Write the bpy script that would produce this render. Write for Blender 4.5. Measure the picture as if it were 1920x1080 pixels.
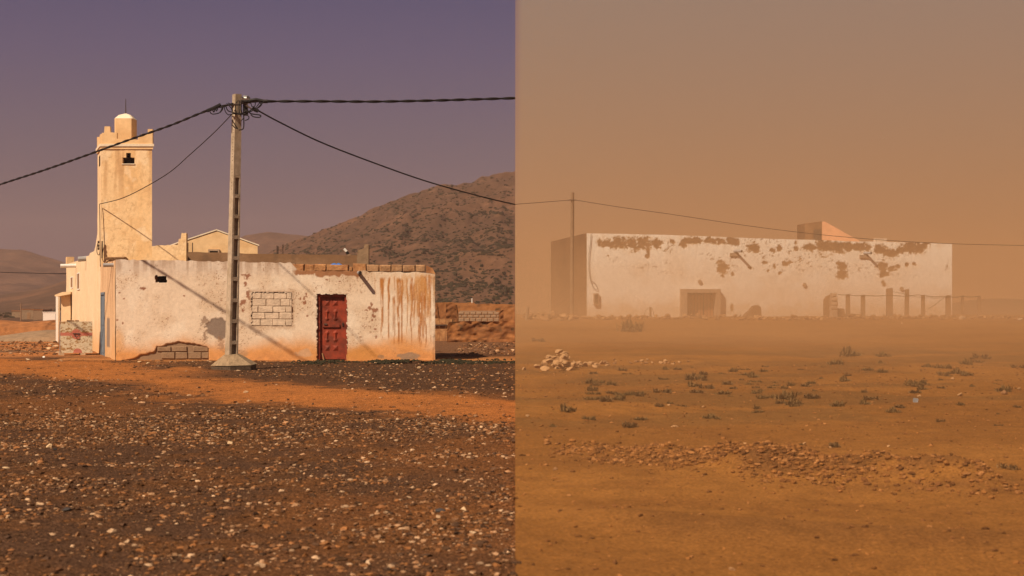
import bpy, math, random
import numpy as np
R = math.radians
for _o in list(bpy.data.objects):
    bpy.data.objects.remove(_o)
SC = bpy.context.scene
COL = SC.collection
random.seed(7)

# ------------------------------------------------------------------ camera, sky, sun, exposure
F = 3000.0                       # focal length in photo pixels (1920 wide)
EYE = 1.6
cam_d = bpy.data.cameras.new('camera')
cam = bpy.data.objects.new('camera', cam_d); COL.objects.link(cam)
cam.location = (-0.0004, 0, EYE); cam.rotation_euler = (R(90), 0, 0)
cam_d.sensor_width = 36; cam_d.lens = F / 1920 * 36
cam_d.shift_x = -6 / 1920; cam_d.shift_y = 35 / 1920
cam_d.clip_start = 0.1; cam_d.clip_end = 6000
cam_d.dof.use_dof = True; cam_d.dof.focus_distance = 50; cam_d.dof.aperture_fstop = 3.6
SC.camera = cam

SUN_AZ, SUN_EL = 43.0, 47.0      # sun behind the camera's left shoulder
w = bpy.data.worlds.new('World'); SC.world = w; w.use_nodes = True
nt = w.node_tree; nt.nodes.clear()
def N(nt, t, **k):
    n = nt.nodes.new(t)
    for a, b in k.items(): setattr(n, a, b)
    return n
out = N(nt, 'ShaderNodeOutputWorld'); bg = N(nt, 'ShaderNodeBackground'); bg.inputs[1].default_value = 0.1
sky = N(nt, 'ShaderNodeTexSky', sky_type='NISHITA', sun_disc=False)
sky.sun_elevation = R(SUN_EL); sky.sun_rotation = R(180 + SUN_AZ)
sky.dust_density = 5
tc = N(nt, 'ShaderNodeTexCoord'); sx = N(nt, 'ShaderNodeSeparateXYZ')
nt.links.new(tc.outputs['Generated'], sx.inputs[0])
rp = N(nt, 'ShaderNodeValToRGB')
nt.links.new(sx.outputs['Z'], rp.inputs[0])
cr = rp.color_ramp
stops = [(0.0, (.185, .122, .128)), (.05, (.180, .126, .138)), (.10, (.146, .110, .148)), (.155, (.105, .084, .158)), (.19, (.078, .068, .150)), (.6, (.070, .062, .130)), (1, (.065, .06, .12))]
cr.elements[0].position = 0; cr.elements[0].color = (*stops[0][1], 1)
cr.elements[1].position = 1; cr.elements[1].color = (*stops[-1][1], 1)
for p_, c_ in stops[1:-1]:
    e = cr.elements.new(p_); e.color = (*c_, 1)
sc10 = N(nt, 'ShaderNodeVectorMath', operation='SCALE'); sc10.inputs['Scale'].default_value = 7.2
nt.links.new(rp.outputs[0], sc10.inputs[0])
mx = N(nt, 'ShaderNodeMix', data_type='RGBA'); mx.inputs[0].default_value = 0.93
# the sky turns from clear violet to pale dusty grey where the dust begins
rp2 = N(nt, 'ShaderNodeValToRGB'); nt.links.new(sx.outputs['Z'], rp2.inputs[0])
rp2.color_ramp.elements[0].color = (.30, .195, .125, 1); rp2.color_ramp.elements[1].color = (.20, .20, .20, 1); rp2.color_ramp.elements[1].position = .5
_e = rp2.color_ramp.elements.new(.19); _e.color = (.245, .225, .21, 1)
sc2 = N(nt, 'ShaderNodeVectorMath', operation='SCALE'); sc2.inputs['Scale'].default_value = 6.3; nt.links.new(rp2.outputs[0], sc2.inputs[0])
mrx = N(nt, 'ShaderNodeMapRange'); mrx.inputs[1].default_value = 0.0; mrx.inputs[2].default_value = .004; nt.links.new(sx.outputs['X'], mrx.inputs[0])
mxx = N(nt, 'ShaderNodeMix', data_type='RGBA'); nt.links.new(mrx.outputs[0], mxx.inputs[0]); nt.links.new(sc10.outputs[0], mxx.inputs[6]); nt.links.new(sc2.outputs[0], mxx.inputs[7])
nt.links.new(sky.outputs[0], mx.inputs[6]); nt.links.new(mxx.outputs[2], mx.inputs[7])
nt.links.new(mx.outputs[2], bg.inputs[0]); nt.links.new(bg.outputs[0], out.inputs[0])

sd = bpy.data.lights.new('sun', 'SUN'); sun = bpy.data.objects.new('sun', sd); COL.objects.link(sun)
sd.energy = 5.0; sd.angle = R(0.9); sd.color = (1, .80, .58)
sun.rotation_euler = (R(90 - SUN_EL), 0, R(-SUN_AZ))
sun.location = (-30, -30, 40)

SC.view_settings.view_transform = 'Standard'; SC.view_settings.look = 'None'
SC.view_settings.exposure = 0.32; SC.view_settings.gamma = 1; SC.view_settings.use_curve_mapping = False
SC.cycles.volume_bounces = 2; SC.cycles.max_bounces = 6; SC.cycles.diffuse_bounces = 3
SC.cycles.use_denoising = True

# ------------------------------------------------------------------ helpers
def P(X, Y, d):
    return ((X - 966) / F * d, d, EYE + (575 - Y) / F * d)
def gl_y(Y): return EYE * F / (Y - 575)          # left ground distance at photo row Y
SL = .025
def gr_y(Y): return 1.8375 / ((Y - 575) / F + SL)  # right ground

def _h(ix, iy, s):
    n = (ix.astype(np.int64) * 374761393 + iy.astype(np.int64) * 668265263 + s * 1274126177) & 0x7fffffff
    n = ((n ^ (n >> 13)) * 1274126177) & 0x7fffffff
    n = (n ^ (n >> 16)) & 0xffff
    return n / 65535.0
def vn(x, y, s=0):
    x = np.asarray(x, float); y = np.asarray(y, float)
    ix = np.floor(x); iy = np.floor(y); fx = x - ix; fy = y - iy
    fx = fx * fx * (3 - 2 * fx); fy = fy * fy * (3 - 2 * fy)
    a = _h(ix, iy, s); b = _h(ix + 1, iy, s); c = _h(ix, iy + 1, s); d = _h(ix + 1, iy + 1, s)
    return (a * (1 - fx) + b * fx) * (1 - fy) + (c * (1 - fx) + d * fx) * fy
def fbm(x, y, o=4, s=0):
    t = 0; a = .5; n = 0
    for k in range(o):
        t = t + a * vn(x * 2 ** k + 17.3 * k, y * 2 ** k + 9.1 * k, s + k * 7); n += a; a *= .55
    return t / n
def ss(a, b, x):
    t = np.clip((np.asarray(x, float) - a) / (b - a), 0, 1); return t * t * (3 - 2 * t)
def mix(c, d, m):
    m = np.asarray(m)[..., None]; return c * (1 - m) + np.array(d) * m

def tag(o, label=None, cat=None, group=None, kind=None):
    if label: o['label'] = label
    if cat: o['category'] = cat
    if group: o['group'] = group
    if kind: o['kind'] = kind
    return o
def empty(name, loc, label, cat, group=None):
    o = bpy.data.objects.new(name, None); COL.objects.link(o); o.location = loc
    o.empty_display_size = .2
    return tag(o, label, cat, group)
def link(name, me, parent=None, loc=None):
    o = bpy.data.objects.new(name, me); COL.objects.link(o)
    if parent is not None:
        o.parent = parent
        # vertices are given in world space unless loc is passed: cancel the parent's offset
        if loc is None:
            off = parent_world(parent); o.location = (-off[0], -off[1], -off[2])
        else: o.location = loc
    elif loc is not None: o.location = loc
    return o
def parent_world(p):
    x, y, z = p.location
    while p.parent is not None:
        p = p.parent; x += p.location[0]; y += p.location[1]; z += p.location[2]
    return (x, y, z)
def mk(name, verts, faces, mat, smooth=False, col=None):
    me = bpy.data.meshes.new(name)
    me.from_pydata([tuple(v) for v in verts] if not isinstance(verts, np.ndarray) else verts.tolist(), [], faces if isinstance(faces, list) else faces.tolist())
    me.materials.append(mat)
    if smooth: me.polygons.foreach_set('use_smooth', [True] * len(me.polygons))
    if col is not None:
        a = me.color_attributes.new('Col', 'FLOAT_COLOR', 'POINT')
        c = np.ones((len(me.vertices), 4), np.float32); c[:, :3] = np.asarray(col).reshape(-1, 3)
        a.data.foreach_set('color', c.ravel())
    me.update()
    return me

class MB:
    def __init__(s): s.v = []; s.f = []
    def add(s, vs, fs):
        b = len(s.v); s.v += [tuple(v) for v in vs]; s.f += [tuple(b + i for i in f) for f in fs]; return s
    def box(s, x0, x1, y0, y1, z0, z1, j=0):
        vs = [(x, y, z) for z in (z0, z1) for y in (y0, y1) for x in (x0, x1)]
        if j: vs = [tuple(c + random.uniform(-j, j) for c in v) for v in vs]
        return s.add(vs, [(0, 2, 3, 1), (4, 5, 7, 6), (0, 1, 5, 4), (2, 6, 7, 3), (0, 4, 6, 2), (1, 3, 7, 5)])
    def bevbox(s, x0, x1, y0, y1, z0, z1, b=.02, j=0):
        # box whose front (-y) edges are chamfered
        vs = [(x0, y1, z0), (x1, y1, z0), (x1, y1, z1), (x0, y1, z1),
              (x0, y0 + b, z0), (x1, y0 + b, z0), (x1, y0 + b, z1), (x0, y0 + b, z1),
              (x0 + b, y0, z0 + b), (x1 - b, y0, z0 + b), (x1 - b, y0, z1 - b), (x0 + b, y0, z1 - b)]
        if j: vs = [tuple(c + random.uniform(-j, j) for c in v) for v in vs]
        return s.add(vs, [(0, 1, 2, 3)] + [(a, a + 4, (a + 1) % 4 + 4, (a + 1) % 4) for a in range(4)] +
                     [(4 + a, 8 + a, 8 + (a + 1) % 4, 4 + (a + 1) % 4) for a in range(4)] + [(11, 10, 9, 8)])
    def hexa(s, q0, q1):
        # q0, q1: two quads (bottom ring, top ring)
        return s.add(list(q0) + list(q1), [(3, 2, 1, 0), (4, 5, 6, 7)] + [(i, (i + 1) % 4, (i + 1) % 4 + 4, i + 4) for i in range(4)])
    def prism(s, poly, off):
        # poly: 3D points in a plane; extruded by vector off
        n = len(poly); q = [tuple(a + b for a, b in zip(p, off)) for p in poly]
        return s.add(list(poly) + q, [tuple(range(n)), tuple(range(2 * n - 1, n - 1, -1))] + [(i, i + n, (i + 1) % n + n, (i + 1) % n) for i in range(n)])
    def tube(s, pts, r, n=6, cap=True):
        pts = [np.array(p, float) for p in pts]; rings = []
        for i, p in enumerate(pts):
            t = pts[min(i + 1, len(pts) - 1)] - pts[max(i - 1, 0)]; t /= (np.linalg.norm(t) + 1e-9)
            up = np.array((0, 0, 1.)) if abs(t[2]) < .9 else np.array((0, 1., 0))
            a = np.cross(t, up); a /= np.linalg.norm(a); b = np.cross(t, a)
            rr = r[i] if hasattr(r, '__len__') else r
            rings.append([p + rr * (math.cos(k * 2 * math.pi / n) * a + math.sin(k * 2 * math.pi / n) * b) for k in range(n)])
        vs = [v for g in rings for v in g]; fs = []
        for i in range(len(pts) - 1):
            for k in range(n):
                fs.append((i * n + k, i * n + (k + 1) % n, (i + 1) * n + (k + 1) % n, (i + 1) * n + k))
        if cap: fs += [tuple(range(n - 1, -1, -1)), tuple(range((len(pts) - 1) * n, len(pts) * n))]
        return s.add(vs, fs)
    def build(s, name, mat, parent=None, smooth=False, loc=None):
        return link(name, mk(name, s.v, s.f, mat, smooth), parent, loc)

def catmull(pts, n=8):
    pts = [np.array(p, float) for p in pts]; o = []
    for i in range(len(pts) - 1):
        p0 = pts[max(i - 1, 0)]; p1 = pts[i]; p2 = pts[i + 1]; p3 = pts[min(i + 2, len(pts) - 1)]
        for k in range(n):
            t = k / n
            o.append(.5 * ((2 * p1) + (-p0 + p2) * t + (2 * p0 - 5 * p1 + 4 * p2 - p3) * t * t + (-p0 + 3 * p1 - 3 * p2 + p3) * t ** 3))
    o.append(pts[-1]); return o

# ------------------------------------------------------------------ materials
def mat(name, col=(.5, .5, .5), rough=.9, var=.25, nscale=6, bump=.3, bscale=30, attr=False, metal=0, var2=None, v2scale=1.2, spec=.2, grain=0, gscale=60, bdist=.02):
    m = bpy.data.materials.new(name); m.use_nodes = True; t = m.node_tree; b = t.nodes['Principled BSDF']
    b.inputs['Roughness'].default_value = rough; b.inputs['Metallic'].default_value = metal
    b.inputs['Specular IOR Level'].default_value = spec
    tc = N(t, 'ShaderNodeTexCoord'); no = N(t, 'ShaderNodeTexNoise'); no.inputs['Scale'].default_value = nscale
    no.inputs['Detail'].default_value = 8; no.inputs['Roughness'].default_value = .65
    geo = N(t, 'ShaderNodeNewGeometry')
    t.links.new(geo.outputs['Position'], no.inputs['Vector'])
    mr = N(t, 'ShaderNodeMapRange'); mr.inputs[1].default_value = .28; mr.inputs[2].default_value = .72
    mr.inputs[3].default_value = 1 - var; mr.inputs[4].default_value = 1 + var
    t.links.new(no.outputs['Fac'], mr.inputs[0])
    mu = N(t, 'ShaderNodeVectorMath', operation='SCALE')
    if attr:
        at = N(t, 'ShaderNodeAttribute', attribute_name='Col'); src = at.outputs['Color']
    else:
        rgb = N(t, 'ShaderNodeRGB'); rgb.outputs[0].default_value = (*col, 1); src = rgb.outputs[0]
    if var2 is not None:
        n2 = N(t, 'ShaderNodeTexNoise'); n2.inputs['Scale'].default_value = v2scale; n2.inputs['Detail'].default_value = 6
        t.links.new(geo.outputs['Position'], n2.inputs['Vector'])
        m2 = N(t, 'ShaderNodeMapRange'); m2.inputs[1].default_value = .45; m2.inputs[2].default_value = .65
        t.links.new(n2.outputs['Fac'], m2.inputs[0])
        mc = N(t, 'ShaderNodeMix', data_type='RGBA'); mc.inputs[7].default_value = (*var2, 1)
        t.links.new(m2.outputs[0], mc.inputs[0]); t.links.new(src, mc.inputs[6]); src = mc.outputs[2]
    if grain:
        ng = N(t, 'ShaderNodeTexNoise'); ng.inputs['Scale'].default_value = gscale; ng.inputs['Detail'].default_value = 3
        t.links.new(geo.outputs['Position'], ng.inputs['Vector'])
        gm = N(t, 'ShaderNodeMapRange'); gm.inputs[1].default_value = .35; gm.inputs[2].default_value = .68
        gm.inputs[3].default_value = 1 - grain; gm.inputs[4].default_value = 1 + grain
        t.links.new(ng.outputs['Fac'], gm.inputs[0]); gv = N(t, 'ShaderNodeVectorMath', operation='SCALE')
        t.links.new(src, gv.inputs[0]); t.links.new(gm.outputs[0], gv.inputs['Scale']); src = gv.outputs[0]
    t.links.new(src, mu.inputs[0]); t.links.new(mr.outputs[0], mu.inputs['Scale']); t.links.new(mu.outputs[0], b.inputs['Base Color'])
    if bump:
        nb = N(t, 'ShaderNodeTexNoise'); nb.inputs['Scale'].default_value = bscale; nb.inputs['Detail'].default_value = 6
        t.links.new(geo.outputs['Position'], nb.inputs['Vector'])
        bp = N(t, 'ShaderNodeBump'); bp.inputs['Strength'].default_value = bump; bp.inputs['Distance'].default_value = bdist
        t.links.new(nb.outputs['Fac'], bp.inputs['Height']); t.links.new(bp.outputs[0], b.inputs['Normal'])
    return m

M = {}
M['plaster'] = mat('painted_plaster', attr=True, var=.12, nscale=9, bump=.5, bscale=26, grain=.07, gscale=70)
M['ochre'] = mat('ochre_plaster', (.74, .50, .27), var=.13, nscale=2.5, bump=.5, bscale=7, var2=(.66, .42, .21), v2scale=1.6)
M['ochre_light'] = mat('pale_lime_cap', (.74, .62, .47), var=.12, nscale=4, bump=.4, bscale=14)
M['cream'] = mat('cream_plaster', (.70, .52, .33), var=.12, nscale=3, bump=.3, bscale=14)
M['brown_render'] = mat('rough_cement_render', (.25, .165, .10), var=.25, nscale=3, bump=.9, bscale=16)
M['mud'] = mat('mud_plaster', (.30, .12, .042), var=.35, nscale=2.2, bump=1, bscale=9, var2=(.22, .09, .034), v2scale=1)
M['mud_block'] = mat('earth_block', (.40, .20, .085), var=.35, nscale=5, bump=1, bscale=18, var2=(.28, .12, .05), v2scale=4)
M['stained_block'] = mat('stained_block', (.38, .22, .115), var=.4, nscale=5, bump=.9, bscale=16, var2=(.25, .12, .05), v2scale=3)
M['block'] = mat('cement_block', (.31, .20, .125), var=.2, nscale=7, bump=.7, bscale=26)
M['white_block'] = mat('limewashed_block', (.60, .46, .34), var=.25, nscale=6, bump=.7, bscale=20)
M['raw_block'] = mat('bare_block', (.27, .17, .10), var=.2, nscale=6, bump=.7, bscale=24)
M['joint'] = mat('dark_joint', (.42, .30, .20), var=.5, nscale=9)
M['dark'] = mat('dark_interior', (.018, .014, .012), var=.1, bump=0)
M['red'] = mat('red_door_paint', (.25, .034, .012), rough=.7, var2=(.17, .030, .013), v2scale=3.5, var=.4, nscale=5, bump=.15, bscale=40, spec=.35)
M['blue'] = mat('blue_door_paint', (.15, .19, .24), rough=.6, var=.25, nscale=8, bump=.2, bscale=40)
M['wood'] = mat('weathered_wood', (.27, .15, .075), var=.3, nscale=14, bump=.5, bscale=40)
M['greywood'] = mat('grey_post_wood', (.24, .15, .09), var=.25, nscale=8, bump=.5, bscale=30)
M['concrete'] = mat('pole_concrete', (.43, .34, .25), var=.22, nscale=9, bump=.5, bscale=40, var2=(.34, .26, .18), v2scale=3)
M['foot'] = mat('footing_concrete', (.27, .19, .115), var=.4, nscale=9, bump=1, bscale=26)
M['foot_dark'] = mat('footing_aggregate', (.10, .068, .045), var=.6, nscale=18, bump=1, bscale=26)
M['cable'] = mat('black_cable', (.012, .010, .010), rough=.6, var=.1, bump=0)
M['steel'] = mat('dull_steel', (.30, .29, .28), rough=.45, var=.2, metal=.6, bump=0)
M['iron'] = mat('rusty_iron', (.07, .045, .035), rough=.8, var=.3, bump=0)
M['pvc'] = mat('grey_pipe', (.34, .33, .33), rough=.5, var=.1, bump=0)
M['pvc_white'] = mat('white_pipe', (.72, .70, .66), rough=.5, var=.1, bump=0)
M['tarp'] = mat('blue_tarp', (.03, .16, .50), rough=.5, var=.3, bump=.4, bscale=30)
M['white'] = mat('white_wash', (.75, .70, .64), var=.1, bump=.2)
M['tank'] = mat('rusted_paint', attr=True, rough=.7, var=.2, nscale=18, bump=.2, bscale=40)
M['ground_l'] = mat('gravel_soil', attr=True, var=.38, nscale=7, bump=1, bscale=34, spec=.03, grain=.55, gscale=45, bdist=.035)
M['ground_r'] = mat('windblown_sand', attr=True, var=.2, nscale=5, bump=.8, bscale=20, spec=.03, grain=.22, gscale=40)
M['hill'] = mat('hill_soil', attr=True, var=.3, nscale=.35, bump=.0)
M['stone'] = mat('stone', attr=True, var=.25, nscale=30, bump=.6, bscale=60, rough=1, spec=.03)
M['stone_dusty'] = mat('dusty_stone', (.27, .14, .065), var=.3, nscale=7, bump=.6, bscale=30, spec=.03)
M['stone_dusty_pale'] = mat('dusty_pale_stone', (.40, .23, .11), var=.25, nscale=7, bump=.6, bscale=30, spec=.03)
M['stone_pale'] = mat('pale_stone', (.46, .32, .20), var=.25, nscale=8, bump=.6, bscale=30)
M['stone_buff'] = mat('buff_stone', (.55, .38, .22), var=.2, nscale=8, bump=.6, bscale=30)
M['stone_dark'] = mat('dark_slate', (.05, .043, .042), var=.2, nscale=12, bump=.4, bscale=30)
M['scrub'] = mat('scrub_leaf', (.15, .088, .032), var=.3, nscale=9, bump=0)
M['scrub_dry'] = mat('dry_scrub', (.15, .085, .034), var=.3, nscale=9, bump=0)
M['bush'] = mat('hill_bush', (.024, .020, .008), var=.35, nscale=.4, bump=0)
M['moss'] = mat('low_weed', (.028, .024, .011), var=.4, nscale=5, bump=0)
M['rwall_side'] = mat('painted_shade_and_mud', (.20, .105, .05), var=.2, nscale=1.2, bump=.6, bscale=10, var2=(.145, .075, .035), v2scale=.9)  # dark brown holds the side wall's painted shade; earth heap and stubs share it
M['pink'] = mat('salmon_plaster', (.62, .32, .18), var=.12, nscale=3, bump=.4, bscale=14)
M['greyplaster'] = mat('grey_plaster', (.36, .25, .17), var=.2, nscale=4, bump=.5, bscale=14)
M['hutdoor'] = mat('brown_hut_door', (.10, .06, .035), var=.2)
M['planks'] = mat('door_plank_wood', (.33, .14, .06), var=.3, nscale=9, bump=.4, bscale=30)

# ------------------------------------------------------------------ grid sheet helper
def sheet(name, o3, u3, w_, z0, topf, step, m, parent, colf, dispf=None, holef=None, n3=None, X0=None, sc=None, smooth=True):
    """vertical wall sheet: starts at o3, runs along unit u3 for w_ metres, from z0 to topf(U). colf(X, Y, U, Z) in photo-like wall units"""
    nu = max(2, int(w_ / step)); U = np.linspace(0, w_, nu + 1)
    top = topf(U) if callable(topf) else np.full_like(U, topf)
    nv = max(2, int((top.max() - z0) / step)); V = np.linspace(0, 1, nv + 1)
    UU, VV = np.meshgrid(U, V); ZZ = z0 + VV * (top[None, :] - z0)
    XX = X0 + UU * sc; YY = 575 - (ZZ - EYE) * sc
    d = dispf(XX, YY, UU, ZZ) if dispf else np.zeros_like(UU)
    n3 = n3 or (u3[1], -u3[0])
    px = o3[0] + u3[0] * UU + n3[0] * d; py = o3[1] + u3[1] * UU + n3[1] * d
    verts = np.stack([px, py, ZZ], -1).reshape(-1, 3)
    idx = np.arange((nu + 1) * (nv + 1)).reshape(nv + 1, nu + 1)
    fc = np.stack([idx[:-1, :-1], idx[:-1, 1:], idx[1:, 1:], idx[1:, :-1]], -1).reshape(-1, 4)
    if holef is not None:
        cx = (XX[:-1, :-1] + XX[1:, 1:]).reshape(-1) / 2; cy = (YY[:-1, :-1] + YY[1:, 1:]).reshape(-1) / 2
        fc = fc[~holef(cx, cy)]
    c = colf(XX, YY, UU, ZZ)
    return link(name, mk(name, verts, fc, m, smooth, c.reshape(-1, 3)), parent)

def rect(x, y, x0, x1, y0, y1, n=0): return (x > x0) & (x < x1) & (y > y0) & (y < y1)
def ell(X, Y, cx, cy, rx, ry, nz, amp=.6):
    d = np.sqrt(((X - cx) / rx) ** 2 + ((Y - cy) / ry) ** 2)
    return d + (nz - .5) * 2 * amp

def reveal(mb, x0, x1, z0, z1, y0, dep, sill=True):
    mb.add([(x0, y0, z0), (x0, y0, z1), (x0, y0 + dep, z1), (x0, y0 + dep, z0)], [(0, 1, 2, 3)])
    mb.add([(x1, y0, z0), (x1, y0, z1), (x1, y0 + dep, z1), (x1, y0 + dep, z0)], [(3, 2, 1, 0)])
    mb.add([(x0, y0, z1), (x1, y0, z1), (x1, y0 + dep, z1), (x0, y0 + dep, z1)], [(0, 1, 2, 3)])
    if sill: mb.add([(x0, y0, z0), (x1, y0, z0), (x1, y0 + dep, z0), (x0, y0 + dep, z0)], [(3, 2, 1, 0)])

# ------------------------------------------------------------------ terrain
def axis(parts):
    o = []
    for a, b, n in parts: o += list(np.linspace(a, b, n, endpoint=False))
    o.append(parts[-1][1]); return np.array(o)
def sand_mask(x, y):
    xs = [-60, -22, -16, -12, -8, -4.9, 0]; yc = [47, 46, 44.5, 42.5, 36.5, 30.5, 24.6]; hw = [3, 5, 5.4, 5.2, 4.6, 4.0, 3.4]
    c = np.interp(x, xs, yc); h = np.interp(x, xs, hw)
    d = (y - c) / h + (fbm(x * .5, y * .3, 4, 5) - .5) * 1.1
    return 1 - ss(.55, 1.2, np.abs(d) + (fbm(x * 2.5, y * 1.8, 4, 6) - .5) * .7)
def left_z(x, y):
    z = (fbm(x * .35, y * .3, 3, 2) - .5) * .10 + (fbm(x * 2.2, y * 2.2, 3, 9) - .5) * .05
    near = ss(6, 14, y)
    z = z * (.35 + .65 * near)
    return z - .9 * ss(115, 240, y)
def right_z(x, y):
    z = SL * (np.clip(y, 9.5, 58) - 9.5)
    z = z + (fbm(x * .3, y * .35, 3, 22) - .5) * .14 + (fbm(x * 1.6, y * 1.8, 3, 29) - .5) * .045
    # rubble ridge crossing the foreground
    yr = np.interp(x, [0, .7, 2, 4, 6], [16.6, 15.8, 14.6, 13.6, 13.1])
    z = z + .24 * np.exp(-((y - yr) / .5) ** 2) * ss(.2, 2.2, x) * (1 - ss(3.95, 4.15, x) * (1 - ss(4.6, 4.85, x))) * (.2 + 1.2 * fbm(x * 2.5, y * 2, 3, 41))
    yr2 = np.interp(x, [0, 1.2, 3, 6], [11.9, 11.2, 10.6, 10.2])
    z = z + .07 * np.exp(-((y - yr2) / .4) ** 2) * ss(.1, .9, x)
    z = z - 1.0 * ss(75, 140, y)
    return z

def terrain(name, xs, ys, zf, cf, m):
    XX, YY = np.meshgrid(xs, ys); ZZ = zf(XX, YY)
    nx, ny = len(xs), len(ys)
    v = np.stack([XX, YY, ZZ], -1).reshape(-1, 3)
    idx = np.arange(nx * ny).reshape(ny, nx)
    f = np.stack([idx[:-1, :-1], idx[:-1, 1:], idx[1:, 1:], idx[1:, :-1]], -1).reshape(-1, 4)
    c = cf(XX, YY, ZZ).reshape(-1, 3)
    o = link(name, mk(name, v, f, m, True, c)); tag(o, kind='structure'); return o

def left_col(x, y, z):
    n1 = fbm(x * .25, y * .2, 4, 51); n2 = fbm(x * 1.6, y * 1.3, 4, 61)
    base = np.zeros(x.shape + (3,)) + np.array((.084, .043, .024))
    base = mix(base, (.15, .062, .021), ss(.42, .72, n2) * .6)
    base = mix(base, (.20, .078, .025), ss(.48, .68, n1) * .55)
    s = sand_mask(x, y)
    base = mix(base, (.37, .135, .038), s * (.75 + .25 * ss(.3, .6, n2)))
    # dark strip in front of the house on the right
    dk = ss(-9, -6.5, x) * ss(31, 34, y + .9 * (x + 4) + (n2 - .5) * 5) * (1 - ss(46.5, 47.6, y))
    base = mix(base, (.075, .039, .022), dk * .9)
    base = mix(base, (.44, .19, .065), ss(47.0, 47.7, y + (n2 - .5)) * (1 - ss(48, 52, y)) * (x > -14) * .8)
    far = ss(52, 56, y) * (x > -14)
    base = mix(base, (.17, .085, .045), far * .8)
    fl = ss(49, 53, y) * (x < -13)
    bands = ss(.35, .6, fbm(x * .05, y * .35, 3, 71))
    base = mix(base, (.19, .105, .06), fl * .9); base = mix(base, (.42, .16, .05), fl * bands * .8)
    base = mix(base, (.36, .15, .055), ss(80, 110, y) * .9)
    return base
XL = axis([(-420, -60, 16), (-60, -20, 60), (-20, 0, 330)])
YL = axis([(-60, 6, 14), (6, 20, 240), (20, 50, 300), (50, 120, 120), (120, 1050, 20)])
ground_l = terrain('ground', XL, YL, left_z, left_col, M['ground_l'])

def right_col(x, y, z):
    n1 = fbm(x * .35, y * .4, 4, 81); n2 = fbm(x * 1.8, y * 2.2, 4, 91)
    base = np.zeros(x.shape + (3,)) + np.array((.235, .100, .024))
    base = mix(base, (.18, .074, .018), ss(.4, .7, n1) * .8)
    base = mix(base, (.15, .060, .016), ss(.5, .8, n2) * .5)
    # churned darker soil in the scrub belt
    sb = ss(17, 20, y) * (1 - ss(31, 36, y - .4 * x))
    base = mix(base, (.12, .060, .02), sb * ss(.45, .62, fbm(x * .5, y * .9, 4, 95)) * .6)
    yr = np.interp(x, [0, .7, 2, 4, 6], [16.6, 15.8, 14.6, 13.6, 13.1])
    base = mix(base, (.115, .050, .018), np.exp(-((y - yr + .25) / .6) ** 2) * ss(.0, 1.4, x) * ss(.3, .6, n2) * .85)  # shade below the rubble ridge, painted into the sand colour
    yr2 = np.interp(x, [0, 1.2, 3, 6], [11.9, 11.2, 10.6, 10.2])
    base = mix(base, (.13, .056, .018), np.exp(-((y - yr2 + .1) / .4) ** 2) * ss(.2, 1.2, x) * .5)  # same painted shade below the nearer low ridge
    return base
XR = axis([(0, 18, 300), (18, 60, 60), (60, 180, 12)])
YR = axis([(-60, 6, 14), (6, 20, 240), (20, 60, 240), (60, 160, 40), (160, 420, 10)])
ground_r = terrain('sand_ground', XR, YR, right_z, right_col, M['ground_r'])
# the bank where the higher sand meets the gravel plain
_v = []; _f = []
for i, yy in enumerate(YR):
    _v += [(0, yy, float(right_z(np.array(0.), np.array(yy)))), (0, yy, -1.2)]
for i in range(len(YR) - 1): _f.append((2 * i, 2 * i + 1, 2 * i + 3, 2 * i + 2))
o = link('sand_bank', mk('sand_bank', _v, _f, M['mud'])); tag(o, kind='structure')
def ZL(x, y): return float(left_z(np.array(float(x)), np.array(float(y))))
def ZR(x, y): return float(right_z(np.array(float(x)), np.array(float(y))))

# hills -------------------------------------------------------------
def hill(name, prof, dr, d0, d1, colr, seed, rough=1.0, x_res=260, y_res=120):
    """ridge profile in photo pixels at distance dr, foot at d0, back foot at d1"""
    px = np.array([p[0] for p in prof]); py = np.array([p[1] for p in prof])
    xs = (px - 966) / F * dr; zs = EYE + (575 - py) / F * dr
    X = np.linspace(xs.min(), min(xs.max(), 0), x_res); Y = np.concatenate([np.linspace(d0, dr, y_res), np.linspace(dr, d1, 20)[1:]])
    XX, YY = np.meshgrid(X, Y)
    Rz = np.interp(XX * dr / np.clip(YY, dr * .45, dr * 1.2) * .75 + XX * .25, xs, zs)
    t = np.clip((YY - d0) / (dr - d0), 0, 1); s = t ** 1.35; b = 1 - ss(dr, d1, YY)
    n = (fbm(XX * 20 / dr, YY * 9 / dr, 5, seed) - .5)
    rid = 1 - np.abs(fbm(XX * 60 / dr, YY * 14 / dr, 4, seed + 3) - .5) * 2
    ZZ = Rz * s * b + rough * (n * .22 * Rz.max() * np.sin(np.pi * np.clip(t, 0, 1) * .97) + (rid - .8) * .11 * Rz.max() * np.sqrt(t) * (1 - .5 * t) * b)
    ZZ = np.maximum(ZZ, -2) - .6 * (1 - ss(0, .1, t))
    v = np.stack([XX, YY, ZZ], -1).reshape(-1, 3); ny, nx = XX.shape
    idx = np.arange(nx * ny).reshape(ny, nx)
    f = np.stack([idx[:-1, :-1], idx[:-1, 1:], idx[1:, 1:], idx[1:, :-1]], -1).reshape(-1, 4)
    c = colr(XX, YY, ZZ, t)
    o = link(name, mk(name, v, f, M['hill'], True, c.reshape(-1, 3))); tag(o, kind='structure')
    return X, Y, ZZ
def hc(a, b, s):
    def fn(x, y, z, t):
        n = fbm(x * .05, y * .04, 4, s); n2 = fbm(x * .4, y * .3, 3, s + 4)
        c = np.zeros(x.shape + (3,)) + np.array(a)
        c = mix(c, tuple(1.35 * q for q in a), ss(.5, .66, fbm(x * .13 + z * .05, z * .6, 4, s + 9)) * .6)
        c = mix(c, b, ss(.35, .65, n) * .7 + 0 * t); return mix(c, (.20, .10, .052), ss(.6, .75, n2) * .35)
    return fn
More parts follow.
